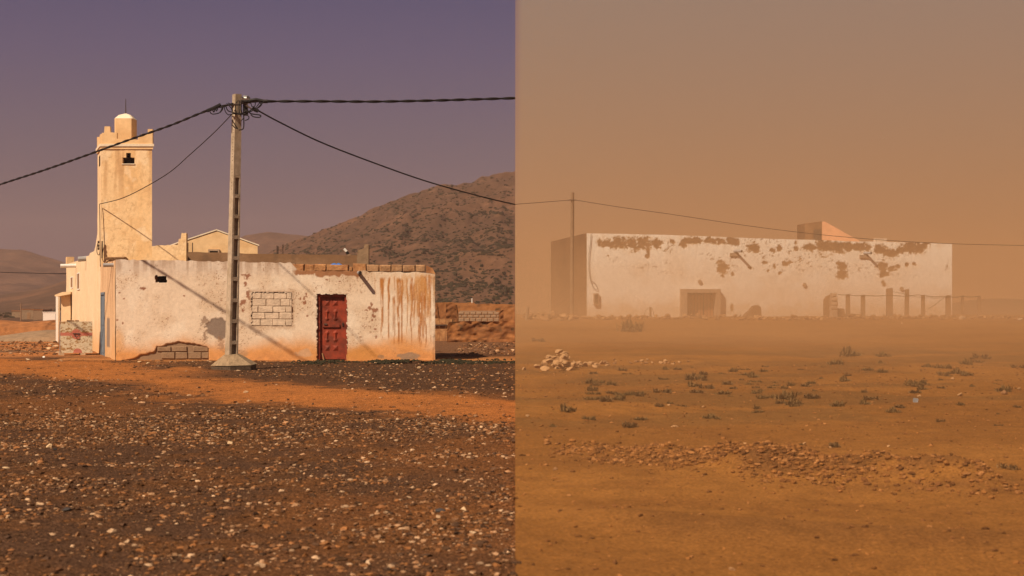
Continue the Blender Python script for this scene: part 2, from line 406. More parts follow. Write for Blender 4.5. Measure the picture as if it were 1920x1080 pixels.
H1 = hill('hill', [(330, 572), (455, 500), (520, 466), (577, 443), (640, 420), (700, 392), (760, 368), (800, 355), (850, 345), (900, 334), (970, 319)], 500, 240, 900, hc((.092, .044, .021), (.058, .031, .016), 111), 101)
hill('distant_hill', [(120, 560), (300, 520), (430, 455), (462, 441), (500, 435), (540, 438), (600, 446), (700, 460), (970, 470)], 850, 620, 1000, hc((.095, .05, .029), (.06, .034, .02), 121), 131, .4, 120, 60)
hill('mountain', [(-500, 440), (-200, 452), (-60, 462), (0, 466), (40, 468), (60, 474), (85, 481), (115, 489), (150, 505), (300, 545), (420, 573)], 900, 560, 1040, hc((.105, .058, .036), (.05, .03, .02), 141), 151, .45, 160, 80)
hill('foothill', [(-500, 520), (-100, 548), (0, 553), (60, 545), (100, 533), (130, 522), (180, 510), (300, 505), (420, 540), (520, 572)], 520, 300, 800, hc((.11, .054, .027), (.048, .03, .016), 161), 171, .35, 160, 70)

# bushes on the hill: too many to count, one object
_X, _Y, _Z = H1
_rng = np.random.default_rng(5)
def ico():
    t = (1 + 5 ** .5) / 2
    v = np.array([(-1, t, 0), (1, t, 0), (-1, -t, 0), (1, -t, 0), (0, -1, t), (0, 1, t), (0, -1, -t), (0, 1, -t), (t, 0, -1), (t, 0, 1), (-t, 0, -1), (-t, 0, 1)], float)
    v /= np.linalg.norm(v[0])
    f = np.array([(0, 11, 5), (0, 5, 1), (0, 1, 7), (0, 7, 10), (0, 10, 11), (1, 5, 9), (5, 11, 4), (11, 10, 2), (10, 7, 6), (7, 1, 8), (3, 9, 4), (3, 4, 2), (3, 2, 6), (3, 6, 8), (3, 8, 9), (4, 9, 5), (2, 4, 11), (6, 2, 10), (8, 6, 7), (9, 8, 1)])
    return v, f
IV, IF_ = ico()
def scatter_mesh(pts, sizes, flat=.6, jit=.28, rng=_rng, cols=None):
    n = len(pts); a = rng.uniform(0, 2 * np.pi, n)
    sx_ = sizes * rng.uniform(.7, 1.35, n); sy_ = sizes * rng.uniform(.7, 1.2, n); sz_ = sizes * flat * rng.uniform(.6, 1.2, n)
    V = IV[None] * (1 + rng.uniform(-jit, jit, (n, 12, 1)))
    V = V * np.stack([sx_, sy_, sz_], -1)[:, None, :]
    c, s = np.cos(a)[:, None], np.sin(a)[:, None]
    x = V[..., 0] * c - V[..., 1] * s; y = V[..., 0] * s + V[..., 1] * c
    V = np.stack([x, y, V[..., 2]], -1) + pts[:, None, :]
    Fc = IF_[None] + (np.arange(n) * 12)[:, None, None]
    C = None if cols is None else np.repeat(cols[:, None, :], 12, 1).reshape(-1, 3)
    return V.reshape(-1, 3), Fc.reshape(-1, 3), C
n = 52000
bx = _rng.uniform(_X.min(), -.5, n); by = _rng.uniform(255, 498, n)
dn = fbm(bx * .05, by * .03, 4, 201); keep = _rng.uniform(0, 1, n) < np.clip(.42 + (dn - .4) * 1.4, 0.12, 1) * (1 - .72 * ss(350, 480, by)) * (.55 + .45 * (fbm(bx * .5, by * .3, 3, 203) > .45))
bx, by = bx[keep], by[keep]
ix = np.clip(np.searchsorted(_X, bx) - 1, 0, len(_X) - 2); iy = np.clip(np.searchsorted(_Y, by) - 1, 0, len(_Y) - 2)
bz = _Z[iy, ix]
v_, f_, c_ = scatter_mesh(np.stack([bx, by, bz + .1], -1), _rng.uniform(.22, .60, len(bx)) * _rng.uniform(.6, 1.15, len(bx)), .8)
o = link('hillside_shrubs', mk('hillside_shrubs', v_, f_, M['bush'])); tag(o, 'dark green dots of scrub covering the big brown hill', 'shrubs', kind='stuff')
n = 2500
bx = _rng.uniform(-190, -100, n); by = _rng.uniform(310, 520, n)
o = None

# ------------------------------------------------------------------ low whitewashed house
W0 = -749 / 62.5; W1 = -150 / 62.5; HY = 48.0
def fx(X): return (X - 966) / 62.5
def fz(Y): return EYE + (575 - Y) / 62.5
house = empty('low_house', (W0, HY, 0), 'long low whitewashed house with red metal door and rust streaks down its right end', 'house')
def house_top(U):
    X = 217 + U * 62.5
    z = np.interp(X, [217, 300, 350, 545, 560, 690, 691, 800, 817], [fz(487), fz(488), fz(489), fz(493), fz(508), fz(508), fz(510), fz(511), fz(514)])
    return z + (vn(X * .12, X * 0, 3) - .5) * .035
_streaks = []
_r = random.Random(3)
for x0, y0, y1, w0, st in [(704, 515, 560, 1.2, .6), (716, 520, 640, 3.2, .9), (717, 520, 560, 5, .9), (729, 518, 640, 2.0, .9), (747, 520, 650, 3, .9), (748, 522, 575, 5, .8), (754, 522, 648, 2.4, .9), (763, 520, 590, 1.6, .7), (771, 518, 650, 2.5, .8), (775, 530, 620, 5, .75), (781, 520, 600, 2, .7), (788, 520, 662, 3.6, .95), (793, 516, 640, 6, .8), (798, 520, 655, 2.4, .9), (802, 512, 600, 5, .7), (808, 514, 560, 3, .6)]:
    _streaks.append((x0, y0, y1, w0, st))
for _ in range(14):
    x0 = _r.uniform(735, 808); _streaks.append((x0, _r.uniform(516, 560), _r.uniform(600, 655), _r.uniform(.7, 1.3), _r.uniform(.4, .8)))
def house_col(X, Y, U, Z):
    n1 = fbm(X * .02, Y * .025, 5, 301); n2 = fbm(X * .09, Y * .09, 4, 311); n3 = fbm(X * .3, Y * .3, 3, 321)
    c = np.zeros(X.shape + (3,)) + np.array((.70, .56, .43))
    c = mix(c, (.58, .43, .30), ss(.45, .75, n1) * .7)
    c = mix(c, (.76, .65, .53), ss(.5, .7, fbm(X * .03 + 5, Y * .02, 4, 331)) * .6)
    # stained top edge
    topd = ss(530, 488, Y + (n2 - .5) * 30)
    c = mix(c, (.40, .25, .14), topd * .85 * ss(.35, .6, fbm(X * .14, Y * .02, 3, 341)) * (X < 700))
    c = mix(c, (.50, .43, .40), ss(528, 500, Y) * .35 * (X < 560))
    # orange earth splash at the foot
    hgt = 652 + (n1 - .5) * 40 + 8 * np.sin(X * .031)
    hgt = hgt - 8 * np.exp(-((X - 225) / 40) ** 2) - 6 * np.exp(-((X - 675) / 35) ** 2) - 4 * np.exp(-((X - 460) / 40) ** 2)
    c = mix(c, (.60, .27, .08), ss(-24, 14, Y - hgt) * .92)
    c = mix(c, (.45, .22, .09), ss(8, 24, Y - hgt) * .5 * ss(.35, .6, n2))
    # orange blotch right of the door
    e = ell(X, Y, 678, 664, 34, 18, n2, .3); c = mix(c, (.50, .24, .07), (1 - ss(.5, 1.2, e)) * .85)
    e = ell(X, Y, 222, 640, 12, 26, n2, .3); c = mix(c, (.62, .34, .14), (1 - ss(.3, 1.2, e)) * .7)
    # brown scar under the earth blocks
    sc_ = ss(505, 508, Y + (n3 - .5) * 6) * (1 - ss(513, 515, Y - (n2 - .5) * 22 - 4 * np.exp(-((X - 625) / 50) ** 2))) * ss(546, 556, X) * (1 - ss(672, 680, X))
    c = mix(c, (.30, .13, .055), sc_ * .95)
    # brown spots
    for (cx, cy, rx, ry) in [(463, 518, 6, 7), (455, 515, 4, 2), (460, 532, 3, 5), (465, 552, 4, 10), (468, 560, 3, 6), (452, 570, 3, 3), (457, 565, 5, 5), (456, 582, 3, 4), (570, 560, 2, 5), (574, 552, 3, 6), (571, 568, 4, 5), (563, 560, 2, 3), (694, 578, 7, 4), (703, 582, 6, 6), (697, 570, 4, 3), (700, 592, 4, 5), (687, 582, 3, 2), (698, 600, 3, 3), (704, 617, 3, 2), (705, 632, 2, 3), (224, 549, 3, 1.5), (232, 560, 3, 1), (219, 600, 3, 1.5), (230, 606, 2, 2), (345, 555, 2, 1.5), (293, 556, 1.5, 1.5), (243, 507, 1.5, 1.5), (268, 541, 6, 3), (576, 592, 2, 2), (613, 525, 3, 2), (636, 528, 3, 2)]:
        e = ell(X, Y, cx, cy, rx, ry, n3, .9); c = mix(c, (.26, .10, .05), (1 - ss(.7, .95, e)) * .9)
    sp = ss(.70, .74, fbm(X * .5, Y * .5, 2, 351)); c = mix(c, (.28, .13, .07), sp * .8 * ss(.5, .65, n1))
    e = ell(X, Y, 292, 498, 8, 5, n3, .8); c = mix(c, (.25, .16, .11), (1 - ss(.5, .8, e)) * .7 * (n3 > .5))
    # grey-brown cement patch behind the pole, with splatter
    e = ell(X, Y, 412, 616, 28, 22, n2, .35); c = mix(c, (.22, .16, .125), (1 - ss(.82, .95, e)) * .95)
    e = ell(X, Y, 383, 600, 9, 12, n3, 1.0); c = mix(c, (.24, .15, .10), (1 - ss(.5, .8, e)) * .8)
    e = ell(X, Y, 385, 628, 14, 14, n3, 1.3); c = mix(c, (.24, .15, .10), (1 - ss(.3, .6, e)) * .8)
    e = ell(X, Y, 415, 645, 9, 18, n3, .7); c = mix(c, (.30, .17, .10), (1 - ss(.5, .9, e)) * .7)
    # cement repairs low on the right
    e = ell(X, Y, 769, 668, 30, 9, n2, .5); c = mix(c, (.27, .19, .13), (1 - ss(.6, .85, e)) * .9)
    e = ell(X, Y, 715, 669, 7, 5, n3, .6); c = mix(c, (.26, .17, .10), (1 - ss(.6, .9, e)) * .8)
    e = ell(X, Y, 455, 662, 14, 10, n2, .6); c = mix(c, (.36, .22, .12), (1 - ss(.5, .9, e)) * .6)
    e = ell(X, Y, 570, 662, 20, 8, n2, .8); c = mix(c, (.50, .36, .25), (1 - ss(.5, .9, e)) * .6)
    # bare patch around the low exposed blocks
    c = mix(c, (.26, .165, .10), low_patch(X, Y) * .97)
    # rust runs
    for (x0, y0, y1, w0, st) in _streaks:
        xx = X - x0 + (vn(Y * .05, X * 0 + x0, 7) - .5) * 2.4
        ww = w0 * 1.05 * (1 - .6 * ss(y0, y1, Y)) + .35
        m_ = (1 - ss(.55, 1.15, np.abs(xx) / ww)) * ss(y0 - 2, y0 + 6, Y) * (1 - ss(y1 - 12, y1, Y)) * min(1, st * 1.15) * (1 - .2 * ss(y0, y1, Y)) * ss(.22, .5, fbm(X * .5 + x0, Y * .06, 4, 391))
        c = mix(c, (.42, .165, .04), m_ * .95)
        c = mix(c, (.25, .085, .03), m_ * .65 * (np.abs(xx - ww * .5) < .5))
    c = mix(c, (.55, .29, .11), ss(700, 790, X + (n2 - .5) * 60) * ss(508, 520, Y + (n3 - .5) * 14) * (1 - ss(530, 610, Y + (n2 - .5) * 70)) * ss(.35, .6, fbm(X * .2, Y * .03, 4, 395)) * .75)
    # worn corner
    c = mix(c, (.50, .34, .22), ss(812, 817, X + (n2 - .5) * 9) * .6)
    # tiny brown pick marks round the blocked window
    e = np.maximum(np.abs(X - 510) - 40, np.abs(Y - 580) - 34)
    c = mix(c, (.48, .33, .22), (1 - ss(0, 5, np.abs(e) + (n3 - .5) * 8)) * .6)
    return c
def low_patch(X, Y):
    n2 = fbm(X * .06, Y * .1, 4, 361)
    top = np.interp(X, [228, 245, 290, 294, 320, 352, 362, 388, 391, 392], [676, 672, 659, 649, 645, 641, 645, 648, 652, 690])
    return ss(-1, 1.5, Y - top - (n2 - .5) * 8) * (X > 230) * (X < 392.5)
def house_disp(X, Y, U, Z):
    d = (fbm(U * 1.1, Z * 1.1, 3, 371) - .5) * .025 + (fbm(U * 9, Z * 9, 3, 381) - .5) * .005
    d = d - .05 * low_patch(X, Y)
    d = d - .02 * ss(811, 817, X + (vn(Y * .12, Y * 0, 4) - .5) * 5) ** 2
    e = ell(X, Y, 412, 616, 28, 22, fbm(X * .09, Y * .09, 4, 311), .35)
    d = d - .012 * (1 - ss(.8, 1, e))
    return d
HOLES = [(594, 650.5, 551, 690), (291, 312.5, 517, 529.5), (472, 548, 548, 611)]
def house_hole(X, Y):
    h = np.zeros(X.shape, bool)
    n_ = (vn(X * .35, Y * .35, 5) - .5) * 3.2
    for a, b, c, d in HOLES: h |= (X > a + n_) & (X < b + n_) & (Y > c + n_) & (Y < d)
    return h
sheet('front_wall', (W0, HY), (1, 0), W1 - W0, -.35, house_top, .022, M['plaster'], house, house_col, house_disp, house_hole, X0=217, sc=62.5)
body = MB()
SD = (-1.73 / 5.29, 5 / 5.29)
# right side wall, back, roof
bR = (W1 - .55, 53.2)
body.add([(W1 - .004, HY + .012, -.35), (bR[0], bR[1], -.35), (bR[0], bR[1], fz(514)), (W1 - .004, HY + .012, fz(514))], [(0, 1, 2, 3)])
body.add([(W0 + .02, HY + .3, fz(500)), (fx(552), HY + .3, fz(500)), (fx(552), 53, fz(500)), (-13.6, 53, fz(500))], [(0, 1, 2, 3)])
body.add([(fx(552), HY + .25, fz(513)), (W1 - .05, HY + .25, fz(513)), (bR[0], 53, fz(513)), (fx(552), 53, fz(513))], [(0, 1, 2, 3)])
body.add([(-13.7, 53.2, -.3), (bR[0], 53.2, -.3), (bR[0], 53.2, 2.6), (-13.7, 53.2, 2.6)], [(0, 1, 2, 3)])
body.build('roof', M['brown_render'], house)
pr = MB()
# parapet thickness behind the front sheet
for a, b, ya, yb in [(217, 350, 487.5, 489.5), (350, 552, 489.5, 493.5), (552, 690, 509, 509), (690, 812, 511, 512.5)]:
    pr.hexa([(fx(a), HY + .04, fz(515)), (fx(b), HY + .04, fz(515)), (fx(b), HY + .25, fz(515)), (fx(a), HY + .25, fz(515))],
            [(fx(a), HY + .04, fz(ya)), (fx(b), HY + .04, fz(yb)), (fx(b), HY + .25, fz(yb)), (fx(a), HY + .25, fz(ya))])
pr.build('parapet', M['block'], house)
for nm_, a_ in [('doorway_reveal', (fx(593), fx(651.5), -.05, fz(550.4), HY - .003, .26)), ('vent_reveal', (fx(290.5), fx(313), fz(530), fz(516.5), HY - .003, .4)), ('window_reveal', (fx(471), fx(549), fz(612), fz(547), HY - .003, .1))]:
    rv = MB(); reveal(rv, *a_); rv.build(nm_, M['mud_block'], house)
MB().box(fx(291), fx(312), HY + .36, HY + .40, fz(530), fz(517)).build('vent_recess', M['dark'], house)
# threshold slab
MB().bevbox(fx(588), fx(662), HY - .14, HY + .3, -.3, -.03, .03, .01).build('threshold', M['mud_block'], house)
# earth apron along the wall foot
# left side wall, with the blue door
def side_col(X, Y, U, Z):
    n1 = fbm(U * 1.2, Z * .5, 4, 401); n2 = fbm(U * 6, Z * .8, 4, 411)
    c = np.zeros(X.shape + (3,)) + np.array((.66, .44, .26))
    c = mix(c, (.42, .24, .13), ss(.48, .66, n2) * .6 * ss(.3, 2.6, Z))
    c = mix(c, (.60, .32, .13), (1 - ss(.1, 1.0, Z + (n1 - .5))) * .7)
    c = mix(c, (.28, .20, .15), (rect(U, Z, 1.9, 2.9, .35, 1.25) * 1.) * ss(.3, .5, n1 + .1))
    return c
def side_hole(cx, cy):
    return (cx > 3.75) & (cx < 5.15) & (cy > -.5) & (cy < 2.02)
def sheet2(name, o3, u3, w_, z0, topf, step, m, parent, colf, dispf=None, holef=None):
    nu = max(2, int(w_ / step)); U = np.linspace(0, w_, nu + 1)
    top = topf(U) if callable(topf) else np.full_like(U, float(topf))
    nv = max(2, int((top.max() - z0) / step)); V = np.linspace(0, 1, nv + 1)
    UU, VV = np.meshgrid(U, V); ZZ = z0 + VV * (top[None, :] - z0)
    d = dispf(UU, ZZ) if dispf else (fbm(UU * 1.4, ZZ * 1.4, 4, 77) - .5) * .03
    n3 = (u3[1], -u3[0])
    verts = np.stack([o3[0] + u3[0] * UU + n3[0] * d, o3[1] + u3[1] * UU + n3[1] * d, ZZ], -1).reshape(-1, 3)
    idx = np.arange((nu + 1) * (nv + 1)).reshape(nv + 1, nu + 1)
    fc = np.stack([idx[:-1, :-1], idx[:-1, 1:], idx[1:, 1:], idx[1:, :-1]], -1).reshape(-1, 4)
    if holef is not None:
        cu = (UU[:-1, :-1] + UU[1:, 1:]).reshape(-1) / 2; cz = (ZZ[:-1, :-1] + ZZ[1:, 1:]).reshape(-1) / 2
        fc = fc[~holef(cu, cz)]
    return link(name, mk(name, verts, fc, m, True, colf(UU, ZZ, UU, ZZ).reshape(-1, 3)), parent)
sheet2('side_wall', (W0, HY), (SD[0], SD[1]), 5.29, -.3, fz(488), .05, M['plaster'], house, side_col, lambda U, Z: -(fbm(U * 1.4, Z * 1.4, 4, 77)) * .03, side_hole)
def sp_(s, n, z):   # point along the side wall: s metres back, n metres out to the left
    return (W0 + SD[0] * s - SD[1] * n, HY + SD[1] * s + SD[0] * n, z)
def sbox(mb, s0, s1, n0, n1, z0, z1):
    return mb.hexa([sp_(s0, n0, z0), sp_(s1, n0, z0), sp_(s1, n1, z0), sp_(s0, n1, z0)], [sp_(s0, n0, z1), sp_(s1, n0, z1), sp_(s1, n1, z1), sp_(s0, n1, z1)])
bd = sbox(MB(), 3.8, 5.12, -.06, .0, -.1, 1.98).build('side_door', M['blue'], house); 
bd['label'] = 'narrow blue-grey metal side door'
for a, b in [(.1, .9), (1.0, 1.85)]:
    sbox(MB(), 4.0, 4.9, .0, .02, a, b).build('door_panel', M['blue'], bd)
mbj = MB(); sbox(mbj, 3.7, 3.79, -.08, .03, -.1, 2.06); sbox(mbj, 5.13, 5.22, -.08, .03, -.1, 2.06); sbox(mbj, 3.7, 5.22, -.08, .03, 1.99, 2.07)
mbj.build('door_frame', M['blue'], bd)
MB().tube([sp_(.55, -.05, fz(496)), sp_(.55, .32, fz(496.5))], .06, 10).build('drain_pipe', M['pvc'], house)
# front drain pipe
pb = MB(); pb.tube([(fx(672), HY + .05, fz(511.5)), (fx(677.5), HY - .40, fz(512))], .055, 12, cap=False)
pb.tube([(fx(672), HY + .05, fz(511.5)), (fx(677.5), HY - .402, fz(512))], .045, 12)
dp = pb.build('drain_pipe', M['pvc'], house); 
MB().tube([(fx(677.6), HY - .403, fz(512)), (fx(677.6), HY - .409, fz(512))], .044, 12).build('pipe_mouth', M['dark'], dp)
# red door
dr_ = empty('door', (0, 0, 0), None, None); dr_.parent = house; dr_.location = (-W0, -HY, 0); dr_['label'] = 'red metal door with raised lozenge panels'
DY = HY + .14
MB().box(fx(599), fx(646), DY, DY + .05, .02, fz(556)).build('door_leaf', M['red'], dr_)
fm = MB(); fm.box(fx(594), fx(599.3), DY - .07, DY + .06, -.02, fz(551)); fm.box(fx(645.7), fx(650.5), DY - .07, DY + .06, -.02, fz(551)); fm.box(fx(599.3), fx(645.7), DY - .07, DY + .06, fz(556.5), fz(551))
fm.build('door_frame', M['red'], dr_)
def lozenge(X0, X1, Y0, Y1, h=.05, ridge=False):
    x0, x1, z0, z1 = fx(X0), fx(X1), fz(Y1), fz(Y0); y = DY - .002; cx = (x0 + x1) / 2; cz = (z0 + z1) / 2
    mb = MB()
    if not ridge:
        mb.add([(x0, y, z0), (x1, y, z0), (x1, y, z1), (x0, y, z1), (cx, y - h, cz)], [(0, 1, 4), (1, 2, 4), (2, 3, 4), (3, 0, 4)])
    else:
        e = (z1 - z0) * .2; i = (x1 - x0) * .25
        mb.add([(x0 + i, y, z0), (x1 - i, y, z0), (x1, y, z0 + e), (x1 - i, y, z0 + 2 * e), (x1 - i, y, z1 - 2 * e), (x1, y, z1 - e), (x1 - i, y, z1), (x0 + i, y, z1), (x0, y, z1 - e), (x0 + i, y, z1 - 2 * e), (x0 + i, y, z0 + 2 * e), (x0, y, z0 + e), (cx, y - h, z0 + e), (cx, y - h, z1 - e)],
               [(0, 1, 12), (1, 2, 12), (2, 3, 12), (3, 4, 13, 12), (4, 5, 13), (5, 6, 13), (6, 7, 13), (7, 8, 13), (8, 9, 13), (9, 10, 12, 13), (10, 11, 12), (11, 0, 12)])
    return mb
for a, b, c, d, rg in [(608, 617, 563, 573, 0), (623, 633, 563, 573, 0), (608, 617, 580, 602, 1), (623, 633, 580, 602, 1), (608, 617, 620, 642, 1), (623, 633, 620, 642, 1), (608, 617, 648, 658, 0), (623, 633, 648, 658, 0)]:
    lozenge(a, b, c, d, .038, rg).build('raised_panel', M['red'], dr_)
MB().box(fx(604), fx(636), DY - .045, DY - .001, fz(613.5), fz(608)).build('cross_bar', M['red'], dr_)
MB().box(fx(607), fx(613), DY - .075, DY - .046, fz(609), fz(606.5)).build('latch', M['iron'], dr_)
MB().box(fx(641), fx(643), DY - .03, DY - .001, fz(611), fz(605)).build('handle', M['iron'], dr_)
MB().tube([(fx(603.5), DY - .02, .2), (fx(607), DY - .09, -.02)], .022, 5).build('door_stop', M['wood'], dr_)
# walled-up window: each block a part
MB().box(fx(471), fx(549), HY + .07, HY + .1, fz(612), fz(547.5)).build('window_mortar', M['joint'], house)
rows = [(549, 560.4), (561.2, 573.7), (574.5, 585.4), (586.1, 598), (598.8, 610.5)]
offs = [[472.5, 490, 514, 537.5, 547.5], [472.5, 499, 526, 543.5, 547.5], [472.5, 484, 512, 536, 547.5], [472.5, 497, 523.5, 547.5], [472.5, 488, 511, 535.5, 547.5]]
for (y0, y1), xs in zip(rows, offs):
    for a, b in zip(xs[:-1], xs[1:]):
        MB().bevbox(fx(a), fx(b - .55), HY + random.uniform(.006, .02), HY + .08, fz(y1), fz(y0), .012, .006).build('block', M['white_block'], house)
# exposed blocks low on the wall
for a, b, c, d in [(303, 327.2, 660.5, 672.5), (328.6, 351.4, 660.5, 673), (352.8, 376.6, 660.5, 672.5), (378, 391, 660.5, 672), (295, 320, 650.5, 659), (321.5, 350, 649.5, 659), (362, 390, 649.5, 659)]:
    MB().bevbox(fx(a), fx(b), HY + .008 + random.uniform(0, .01), HY + .09, fz(d), fz(c), .014, .006).build('block', M['raw_block'], house)
# parapet blocks on top
for a, b, mt in [(688, 710, 'block'), (711.6, 733, 'block'), (734.2, 754.4, 'block'), (755.8, 778, 'block'), (779.3, 797, 'block')]:
    mt = 'stained_block'
    MB().bevbox(fx(a), fx(b), HY + random.uniform(-.015, .01), HY + .24, fz(509.6), fz(497 + random.uniform(-.8, .8)), .02, .008).build('block', M[mt], house)
for a, b, t in [(548, 570, 495), (571.5, 588, 496), (589, 611, 495.5), (612.5, 653, 497), (654.5, 661, 501), (662, 686.5, 494)]:
    MB().bevbox(fx(a), fx(b), HY + random.uniform(.0, .02), HY + .22, fz(508.6), fz(t + random.uniform(-.8, .8)), .022, .012).build('block', M['mud_block'], house)
mb = MB(); mb.hexa([(fx(798.5), HY, fz(511)), (fx(816.5), HY + .02, fz(514)), (fx(816), HY + .24, fz(514)), (fx(798.5), HY + .24, fz(511))], [(fx(799), HY + .02, fz(497.5)), (fx(811), HY + .04, fz(503)), (fx(810), HY + .2, fz(503)), (fx(799), HY + .2, fz(497.5))])
mb.build('mud_coping', M['mud_block'], house)
# loose mud layer over the middle parapet
# blue tarps
def tarp(X0, X1, Y0, Y1, lab, d=48.6):
    nx_, ny_ = 14, 6; vs = []; fs = []
    for j in range(ny_):
        for i in range(nx_):
            u = i / (nx_ - 1); v = j / (ny_ - 1)
            X = X0 + (X1 - X0) * u; zt = EYE + (575 - Y0) / F * d; zb = EYE + (575 - Y1) / F * d
            hump = math.sin(u * math.pi) ** .6 * math.sin(min(1, v * 1.3) * math.pi) ** .7
            vs.append(((X - 966) / F * d, d - .5 + v * .9, zb + (zt - zb) * hump * (.8 + .3 * random.random())))
    for j in range(ny_ - 1):
        for i in range(nx_ - 1):
            a = j * nx_ + i; fs.append((a, a + 1, a + nx_ + 1, a + nx_))
    o = link('tarpaulin', mk('tarpaulin', vs, fs, M['tarp'])); tag(o, lab, 'tarpaulin'); return o
tarp(613, 654, 493.5, 503, 'bright blue tarpaulin crumpled on the roof of the low white house')
tarp(594, 607, 495, 503, 'small scrap of blue sheet left of the larger tarpaulin on the roof')

# ------------------------------------------------------------------ mosque with minaret
MY = 53.0; S2 = (-.32, .9474)
ms = F / MY
def mx_(X): return (X - 966) / ms
def mz(Y): return EYE + (575 - Y) / ms
A = (mx_(190), MY)
mosque = empty('mosque', (A[0], MY, 0), 'small ochre plastered mosque with square minaret and stepped corners', 'mosque')
def och(light=.0):
    def fn(X, Y, U, Z):
        n1 = fbm(U * .9, Z * .7, 4, 501); n2 = fbm(U * 4, Z * 4, 4, 511)
        c = np.zeros(X.shape + (3,)) + np.array((.74, .48, .24))
        c = mix(c, (.80, .58, .34), ss(.4, .65, n1) * .7); c = mix(c, (.62, .37, .17), ss(.55, .75, n2) * .35)
        c = mix(c, (.50, .30, .15), ss(.66, .72, fbm(U * 9, Z * 5, 3, 521)) * .35)
        c = mix(c, (.50, .29, .14), ss(.52, .70, fbm(U * 6, Z * .35, 4, 541)) * ss(4.2, 6.6, Z) * .75)
        cr_ = np.abs(fbm(U * 1.6, Z * 1.6, 4, 551) - .5); c = mix(c, (.42, .25, .12), (1 - ss(.004, .012, cr_)) * .5 * ss(.5, .6, n1))
        c = mix(c, (.86, .68, .46), ss(.6, .7, fbm(U * 2.2 + 4, Z * 1.8, 4, 561)) * .5)
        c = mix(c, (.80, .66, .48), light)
        c = mix(c, (.66, .34, .12), (1 - ss(.2, 1.2, Z + (n1 - .5))) * .7)
        return c
    return fn
def tow_hole(cx, cy):
    X = 190 + cx * ms; Y = 575 - (cy - EYE) * ms
    return rect(X, Y, 229.5, 252, 295, 307) | rect(X, Y, 236, 245.5, 286.5, 295.1)
TZ = mz(268)
TW = 95 / ms
tower = empty('minaret', (0, 0, 0), None, None); tower.parent = mosque; tower.location = (-A[0], -MY, 0)
sheet2('front_face', A, (1, 0), TW, -.2, TZ, .03, M['plaster'], tower, och(), lambda U, Z: (fbm(U * 2.5, Z * 2.5, 4, 531) - .5) * .02, tow_hole)
TS = 1.72
def mp(s, u, z): return (A[0] + S2[0] * s + u, MY + S2[1] * s, z)
def side_win(cu, cz): return rect(cu, cz, .55, 1.2, mz(308), mz(288))
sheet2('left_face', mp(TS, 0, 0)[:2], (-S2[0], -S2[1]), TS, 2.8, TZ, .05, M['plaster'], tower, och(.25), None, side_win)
tb = MB(); tb.add([mp(0, TW, -.2), mp(TS, TW, -.2), mp(TS, TW, TZ), mp(0, TW, TZ)], [(0, 1, 2, 3)])
tb.add([mp(TS, 0, -.2), mp(TS, TW, -.2), mp(TS, TW, TZ), mp(TS, 0, TZ)], [(3, 2, 1, 0)])
tb.add([mp(0, 0, TZ - .02), mp(0, TW, TZ - .02), mp(TS, TW, TZ - .02), mp(TS, 0, TZ - .02)], [(0, 1, 2, 3)])
tb.build('rear_faces', M['ochre'], tower)
# dark lining of the openings
iv = MB()
x0, x1 = mx_(229.2), mx_(252.3)
reveal(iv, x0, x1, mz(307.4), mz(295), MY, .22); reveal(iv, mx_(235.8), mx_(245.8), mz(295), mz(286.3), MY, .22)
iv.build('window_reveal', M['ochre'], tower)
MB().box(mx_(226), mx_(255), MY + .221, MY + .26, mz(309), mz(284)).build('window_recess', M['dark'], tower)
MB().bevbox(mx_(228.5), mx_(253), MY - .03, MY + .05, mz(308.8), mz(307), .01).build('window_sill', M['ochre_light'], tower)
# cornice
cz0, cz1 = mz(277.5), mz(270)
def ring(mb, o, z0, z1, t=.0):
    q = lambda z: [mp(-o, -o, z), mp(-o, TW + o, z), mp(TS + o, TW + o, z), mp(TS + o, -o, z)]
    return mb.hexa(q(z0), q(z1))
ring(MB(), .06, cz0 + .05, cz1).build('cornice', M['ochre_light'], tower)
ring(MB(), .03, cz0 - .04, cz0 + .049).build('cornice', M['ochre'], tower)
# parapet with stepped corners: front and back as silhouettes, thickness .14
def silh(pts, y, t, name, m, parent):
    return MB().prism([((X - 966) / F * y, y, EYE + (575 - Y) / F * y) for X, Y in pts][::-1], (0, t, 0)).build(name, m, parent)
silh([(191, 270), (286, 270), (286, 242), (277, 242), (277, 251), (265, 251), (264, 262), (219, 260), (219, 249), (207, 248), (206, 237), (196, 237), (195, 249), (191, 249)], MY - .02, .14, 'front_parapet', M['ochre'], tower)
MB().prism([mp(s, -.02, z) for s, z in [(-.0, mz(270)), (TS, mz(270)), (TS, mz(253)), (TS - .55, mz(253)), (TS - .55, mz(262)), (.5, mz(262)), (.5, mz(251)), (0, mz(251))]], (.13, 0, 0)).build('left_parapet', M['ochre'], tower)
MB().prism([mp(s, TW - .12, z) for s, z in [(-.0, mz(270)), (TS, mz(270)), (TS, mz(253)), (TS - .5, mz(253)), (TS - .5, mz(262)), (.5, mz(262)), (.5, mz(251)), (0, mz(251))]], (.13, 0, 0)).build('right_parapet', M['ochre'], tower)
MB().prism([mp(TS, u, z) for u, z in [(-.02, mz(270)), (TW, mz(270)), (TW, mz(247)), (TW - .3, mz(247)), (TW - .3, mz(262)), (.3, mz(262)), (.3, mz(247)), (-.02, mz(247))]], (0, .12, 0)).build('rear_parapet', M['ochre'], tower)
